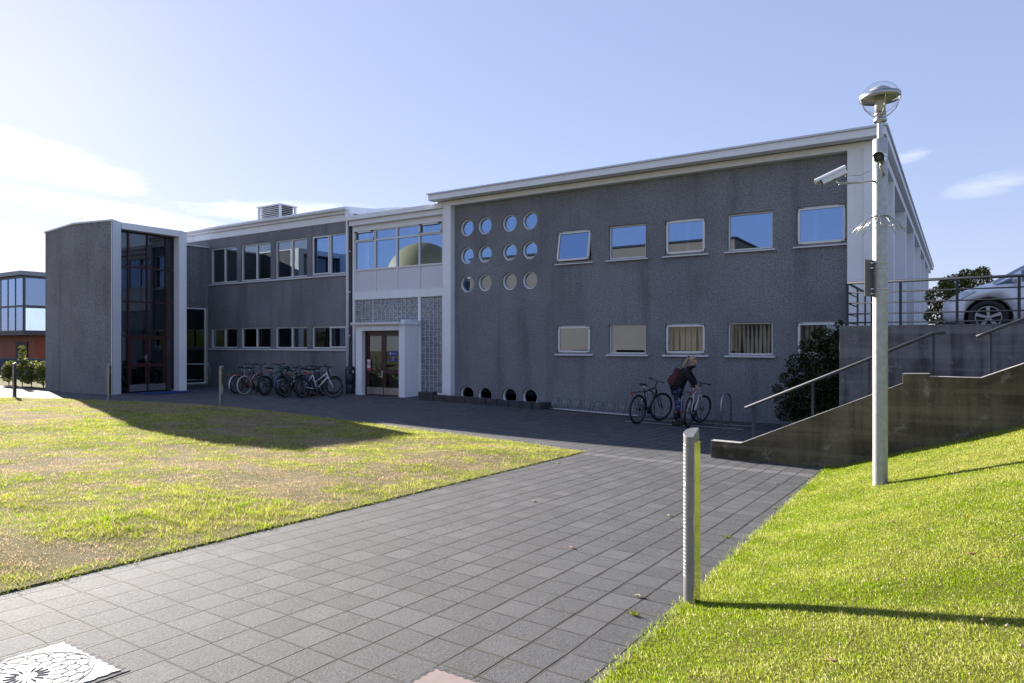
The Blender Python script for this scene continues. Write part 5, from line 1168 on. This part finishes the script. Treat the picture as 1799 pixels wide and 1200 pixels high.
# ------------------------------------------------------------------ manhole covers
def cover(name, label, x0, x1, y0, y1, m, dark, rosette):
    z = g((x0 + x1) / 2, (y0 + y1) / 2); mb = MB()
    sl = (g((x0 + x1) / 2, y1) - g((x0 + x1) / 2, y0)) / (y1 - y0); zf = lambda x, y: z + sl * (y - (y0 + y1) / 2)
    n = 18; out = []
    for (ax, ay), (bx_, by_) in (((x0, y0), (x1, y0)), ((x1, y0), (x1, y1)), ((x1, y1), (x0, y1)), ((x0, y1), (x0, y0))):
        for k in range(n):
            u_ = k / n; px, py = ax + (bx_ - ax) * u_, ay + (by_ - ay) * u_; d = .010 if k % 2 else 0
            cx_, cy_ = (x0 + x1) / 2, (y0 + y1) / 2; l = max(abs(px - cx_), abs(py - cy_)); out.append((px - (px - cx_) / l * d, py - (py - cy_) / l * d))
    N = len(out); V = [(px, py, zf(px, py) - .01) for px, py in out] + [(px, py, zf(px, py) + .008) for px, py in out]
    mb.add(V, [tuple(range(N, 2 * N))] + [(i, (i + 1) % N, N + (i + 1) % N, N + i) for i in range(N)]); o = mb.build(name, m); tag(o, label, 'manhole cover')
    gr = MB(); f_ = MB(); e = .028; f_.box(x0 - e, x1 + e, y0 - e, y1 + e, 0, .003); f_.v = [(a, b, c + zf(a, b) + .0005) for a, b, c in f_.v]; f_.build('gap', M_STONE, o)
    def line(pts, w_=.0015): gr.tube([(a, b, zf(a, b) + .0098) for a, b in pts], w_, 4)
    cx_, cy_ = (x0 + x1) / 2, (y0 + y1) / 2; R0 = (x1 - x0) * .47
    if rosette:
        line([(cx_ + R0 * math.cos(a), cy_ + R0 * math.sin(a)) for a in [2 * math.pi * k / 48 for k in range(49)]])
        for ri, (ra, rb) in enumerate(((.40, .62), (.62, .80), (.80, .965))):
            for k in range(16):
                a = 2 * math.pi * (k + .5 * (ri % 2)) / 16; h = math.pi / 16
                line([(cx_ + R0 * r_ * math.cos(t_), cy_ + R0 * r_ * math.sin(t_)) for r_, t_ in ((ra, a), (rb - .04, a))])
                line([(cx_ + R0 * (rb - .09 * abs((q - 3) / 3) ** 2) * math.cos(a + h * (q / 3) - 0), cy_ + R0 * (rb - .09 * abs((q - 3) / 3) ** 2) * math.sin(a + h * (q / 3))) for q in range(7)])
        for k in range(16): a = 2 * math.pi * k / 16; line([(cx_ + R0 * .16 * math.cos(a), cy_ + R0 * .16 * math.sin(a)), (cx_ + R0 * .34 * math.cos(a), cy_ + R0 * .34 * math.sin(a))], .003)
        gr.build('rosette', dark, o)
    return o
cover('manhole_cover', 'pale square manhole cover with a petal rosette in the bottom left paving', -3.875, -3.315, 1.16, 1.72, mat('pale_cast_metal', (.36, .35, .335), .65, .0, var=.06, scale=20), mat('groove_grey', (.20, .195, .185), .8), True)
cover('manhole_cover', 'pinkish square manhole cover cut by the bottom edge of the paving', -2.115, -1.66, 2.13, 2.585, mat('pinkish_concrete', (.27, .20, .18), .8, var=.1, scale=20), M_STONE, False)

# ------------------------------------------------------------------ signs on the porch doors
sx = -17.29; sy = DY + .006
t = athing('no_smoking_sign', 'white no smoking sign with red circle on the left porch door', 'sign', (sx, sy, -.8)); M_RED = mat('sign_red', (.55, .03, .05), .5)
mb = MB(); mb.box(sx - .075, sx + .075, sy - .004, sy, -.93, -.55); mb.build('sheet', mat('sign_white', (.78, .76, .78), .5, var=.03), t)
mb = MB(); mb.box(sx - .073, sx + .073, sy - .006, sy - .0045, -.925, -.84); c_ = (sx, sy - .006, -.69)
mb.tube([(c_[0] + .058 * math.cos(a), c_[1], c_[2] + .078 * math.sin(a)) for a in spin(24)], .009, 5, True); mb.tube([(c_[0] - .04, c_[1], c_[2] + .055), (c_[0] + .04, c_[1], c_[2] - .055)], .008, 5); mb.build('prohibition_mark', M_RED, t)
mb = MB(); mb.box(sx - .035, sx + .025, sy - .0055, sy - .0042, -.70, -.685); mb.build('cigarette', M_BLACK, t)
sx = -16.17
t = athing('blue_door_sign', 'blue sign with a pale crest on the right porch door glass', 'sign', (sx, sy, -.4)); M_BLUE = mat('sign_blue', (.02, .045, .26), .4, var=.04)
mb = MB(); mb.box(sx - .19, sx + .17, DY + .030, DY + .036, -.42, -.24); mb.box(sx - .19, sx + .17, DY + .030, DY + .036, -.60, -.51); mb.build('panel', M_BLUE, t)
mb = MB(); q = DY + .028; mb.prism([(sx - .15, -.28), (sx - .15, -.35), (sx - .125, -.39), (sx - .10, -.35), (sx - .10, -.28)], q - .002, q + .0015, axis='y')
for z, a, b in ((-.335, -.07, .14), (-.47, -.06, .06), (-.55, -.05, .04)):
    x = sx + a
    while x < sx + b: w_ = RNG.uniform(.012, .03); mb.box(x, x + w_, q - .002, q + .0015, z - .008, z + .008); x += w_ + .008
mb.build('crest_and_line', mat('sign_pale', (.55, .6, .75), .5), t)

# ------------------------------------------------------------------ neighbour with the glass storey, far left
t = athing('glass_building', 'modern building with a mirrored glass upper storey over an orange timber base', 'building', (-62, 30, -2))
GX, GY = -57., 22.6
M_MIRR = m_glass('mirror_glass', .45, (.25, .3, .36), (.50, .66, .95), wave=.02); M_MULL = mat('dark_mullion', (.05, .06, .08), .5); M_ORNG = mat('orange_timber', (.27, .060, .018), .6, var=.2, scale=.9, streak=.3)
zt, zm, zb_ = 5.0, 2.75, .85
mb = MB(); mb.box(-90, GX + .3, GY - .3, GY + 34, zt - .02, zt + .28); mb.build('roof', mat('grey_blue_metal', (.22, .25, .31), .5, var=.05), t)
mb = MB(); mb.box(-89.5, GX - .3, GY + .3, GY + 33, zb_, zt - .03); mb.build('interior', mat('office_interior', (.12, .13, .15), .8, var=.3, scale=.4), t)
mb = MB(); mb.box(-90, GX + .02, GY, GY + .05, zb_, zt - .025); mb.box(GX - .03, GX + .02, GY + .051, GY + 33, zb_, zt - .025); mb.build('glazing', M_MIRR, t)
mb = MB()
for k in range(24): x = GX + .03 - 1.25 * k; mb.box(x - .045, x + .045, GY - .03, GY - .002, zb_, zt - .03)
for k in range(20): y = GY + .06 + 1.75 * k; mb.box(GX + .022, GX + .10, y - .07, y + .07, zb_, zt - .03)
for z in (zb_ + .06, zm, zt - .12): mb.box(-90, GX + .09, GY - .075, GY - .003, z - .07, z + .07); mb.box(GX + .023, GX + .095, GY, GY + 33, z - .07, z + .07)
mb.build('mullion', M_MULL, t)
mb = MB(); mb.box(-90, GX - 1.0, GY + 1.2, GY + 32, -2.4, zb_ - .01); mb.build('base', M_ORNG, t)
mb = MB(); mb.box(-61.2, -59.2, GY + 1.15, GY + 1.199, -1.2, .15); mb.build('doorway', mat('dark_doorway', (.02, .012, .012), .6), t); mb = MB(); mb.box(GX - 1.0 + .001, GX - .98, GY + 2.4, GY + 4.2, -1.5, .3); mb.build('doorway', mat('dark_doorway', (.02, .012, .012), .6), t)
mb = MB(); mb.box(-90, GX + .02, GY, GY + 33, zb_ - .2, zb_ - .011); mb.build('floor_edge', M_MULL, t)
t = athing('poster', 'small colourful poster leaning on the orange base of the glass building', 'poster', (-55.9, GY + 4.8, -1)); mb = MB(); mb.box(-55.96, -55.9, GY + 4.4, GY + 5.5, -.95, .2); mb.build('board', mat('poster_sky', (.35, .45, .6), .5, var=.1, scale=2), t)
mb = MB(); mb.box(-55.899, -55.89, GY + 4.4, GY + 5.5, -.5, -.25); mb.build('yellow_band', mat('poster_yellow', (.5, .45, .08), .5), t)
mb = MB(); mb.prism([(17.2, -2.2), (17.2, -1.55), (17.6, -.86), (18.1, -.84), (18.1, -2.2)], -60, -40, axis='x'); tag(mb.build('slate_wall', mat('blue_slate', (.020, .027, .045), .85, var=.25, scale=.8)), 'dark blue slate wall with sloping face behind the hedge shrubs', 'wall')

# ------------------------------------------------------------------ buildings across the green, seen mirrored in the windows
mb = MB(); mb.box(-49, -17.86, -84, -30, -2.5, 10.0); ob = mb.build('lecture_hall', mat('beige_render', (.33, .22, .14), .85, var=.08, scale=.6, streak=.2))
tag(ob, 'beige rendered hall across the green, mirrored in the school windows', 'building')
mb = MB(); mb.box(-49.2, -17.7, -84.2, -29.9, 10.001, 10.16); mb.build('roof_edge', M_RAIL, ob)
mb = MB()
for k in range(6): mb.box(-45 + 5 * k, -42 + 5 * k, -29.999, -29.95, -1.9, -.65)
mb.build('window_band', M_GLASSD, ob)
t = athing('domed_hall', 'hall with a brown dome and white curved roof edge, mirrored in the link windows', 'building', (-88, -62, -2.5))
mb = MB(); mb.box(-118, -50, -80, -58, -2.5, 11.0); mb.build('wall', mat('pale_panels', (.45, .47, .50), .7, var=.08, scale=.3), t)
mb = MB(); mb.prism([(-119, 11.0), (-49, 11.0), (-49, 11.6), (-60, 12.6), (-84, 13.4), (-108, 12.6), (-119, 11.6)], -81, -57, axis='y'); mb.build('roof', M_FASCIA, t)
mb = MB()
for k in range(28): mb.box(-116 + 2.35 * k, -114.4 + 2.35 * k, -58, -57.9, 8.0, 10.6)
mb.build('clerestory', M_GLASSD, t)
mb = MB(); mb.ball((-88.5, -68, 11.5), 1., 48, 24, 0, (7.6, 7.6, 8.4)); mb.build('dome', mat('olive_dome', (.44, .30, .105), .6, .0, var=.1, scale=.3), t)

# ------------------------------------------------------------------ sun, sky, camera
SHX, SHY = 2.72, -.90
sd = Vector((-SHX, -SHY, 1)).normalized(); EL = math.asin(sd.z); AZ = math.atan2(sd.x, sd.y)
L = bpy.data.lights.new('sun', 'SUN'); L.energy = SUN_E = 5.0; L.angle = R(.53); L.color = (1., .93, .84)
so = bpy.data.objects.new('sun', L); COL.objects.link(so); so.rotation_euler = (-sd).to_track_quat('-Z', 'Y').to_euler()
w = bpy.data.worlds.new('World'); SC.world = w; w.use_nodes = True; b = NB(w.node_tree); w.node_tree.nodes.clear()
sky = b.n('ShaderNodeTexSky', sky_type='NISHITA', sun_disc=False, sun_elevation=EL, sun_rotation=AZ, altitude=20., air_density=1.0, dust_density=.25, ozone_density=2.2)
dirv = b.n('ShaderNodeTexCoord').outputs['Generated']; sp = b.n('ShaderNodeSeparateXYZ', inp={0: dirv})
az = b.math('ARCTAN2', sp.outputs[0], sp.outputs[1]); el = b.math('ARCSINE', sp.outputs[2])
cv = b.n('ShaderNodeCombineXYZ', inp={0: b.math('MULTIPLY', az, 3.2), 1: b.math('MULTIPLY', el, 17.)}).outputs[0]
n1 = b.noise(cv, 3.4, 7, .66, .9); n2 = b.noise(cv, 7.5, 6, .66, .5)
def cloud(a0, e0, sa, se, tilt, thr, gain):
    """one bank of thin cloud at a bearing and height in the sky (degrees)"""
    da = b.math('SUBTRACT', az, R(a0)); de = b.math('SUBTRACT', b.math('SUBTRACT', el, R(e0)), b.math('MULTIPLY', da, tilt))
    q = b.math('ADD', b.math('POWER', b.math('ABSOLUTE', b.math('DIVIDE', da, R(sa))), 2.), b.math('POWER', b.math('ABSOLUTE', b.math('DIVIDE', de, R(se))), 2.))
    m_ = b.math('SUBTRACT', 1., q, clamp=True)
    return b.math('MULTIPLY', b.math('MULTIPLY', b.math('SUBTRACT', b.math('ADD', m_, b.math('MULTIPLY', n1, 1.2)), thr, clamp=True), m_), gain, clamp=True)
V0 = -33.
cl = None
for c in ((V0 - 34.5, 12.4, 10, 2.5, -.17, 1.10, 2.4), (V0 - 30, 9.4, 15, 1.5, -.10, 1.22, 1.9), (V0 - 36, 7.0, 8, 1.6, -.1, 1.15, 1.8), (V0 - 17, 10.3, 14, 1.35, .03, 1.12, 2.2), (V0 - 9, 8.6, 15, 1.3, .04, 1.2, 1.7), (V0 + 29.9, 13.2, 2.4, .8, .14, 1.2, 1.2), (V0 + 34.6, 10.7, 4.8, 1.3, .10, 1.18, 1.15)):
    x = cloud(*c); cl = x if cl is None else b.math('MAXIMUM', cl, x)
f = b.math('MULTIPLY', cl, b.math('ADD', .45, b.math('MULTIPLY', n2, .8)), clamp=True)
SKY_S = .115
soft = b.n('ShaderNodeGamma', inp={0: sky.outputs[0], 1: .41}).outputs[0]
air = b.n('ShaderNodeMix', data_type='RGBA', blend_type='MULTIPLY', inp={0: 1.}); b.set(air, 6, soft); air.inputs[7].default_value = (1.09, 1.13, 1.50, 1)
bright = b.n('ShaderNodeMix', data_type='RGBA', blend_type='ADD', inp={0: 1.}); b.set(bright, 6, air.outputs[2]); bright.inputs[7].default_value = (1.5, 1.35, 1.1, 1)
colr = b.mix(f, air.outputs[2], bright.outputs[2])
bg = b.n('ShaderNodeBackground', inp={0: colr, 1: SKY_S}); o = b.n('ShaderNodeOutputWorld'); b.t.links.new(bg.outputs[0], o.inputs[0])
cam = bpy.data.cameras.new('camera'); cam.sensor_width = 36; cam.lens = 1210 / 1799 * 36; cam.shift_y = 4 / 1799; cam.clip_start = .05; cam.clip_end = 3000
co = bpy.data.objects.new('camera', cam); COL.objects.link(co); co.rotation_euler = (R(90), 0, R(33)); SC.camera = co
vs = SC.view_settings; vs.view_transform = 'Standard'; vs.look = 'None'; vs.gamma = 1; vs.use_curve_mapping = False; vs.exposure = 1.52
SC.cycles.max_bounces = 8; SC.cycles.transparent_max_bounces = 12; SC.cycles.use_denoising = True; SC.cycles.caustics_reflective = False; SC.cycles.caustics_refractive = False
for o in bpy.data.objects:
    if 'abs' in o: del o['abs']
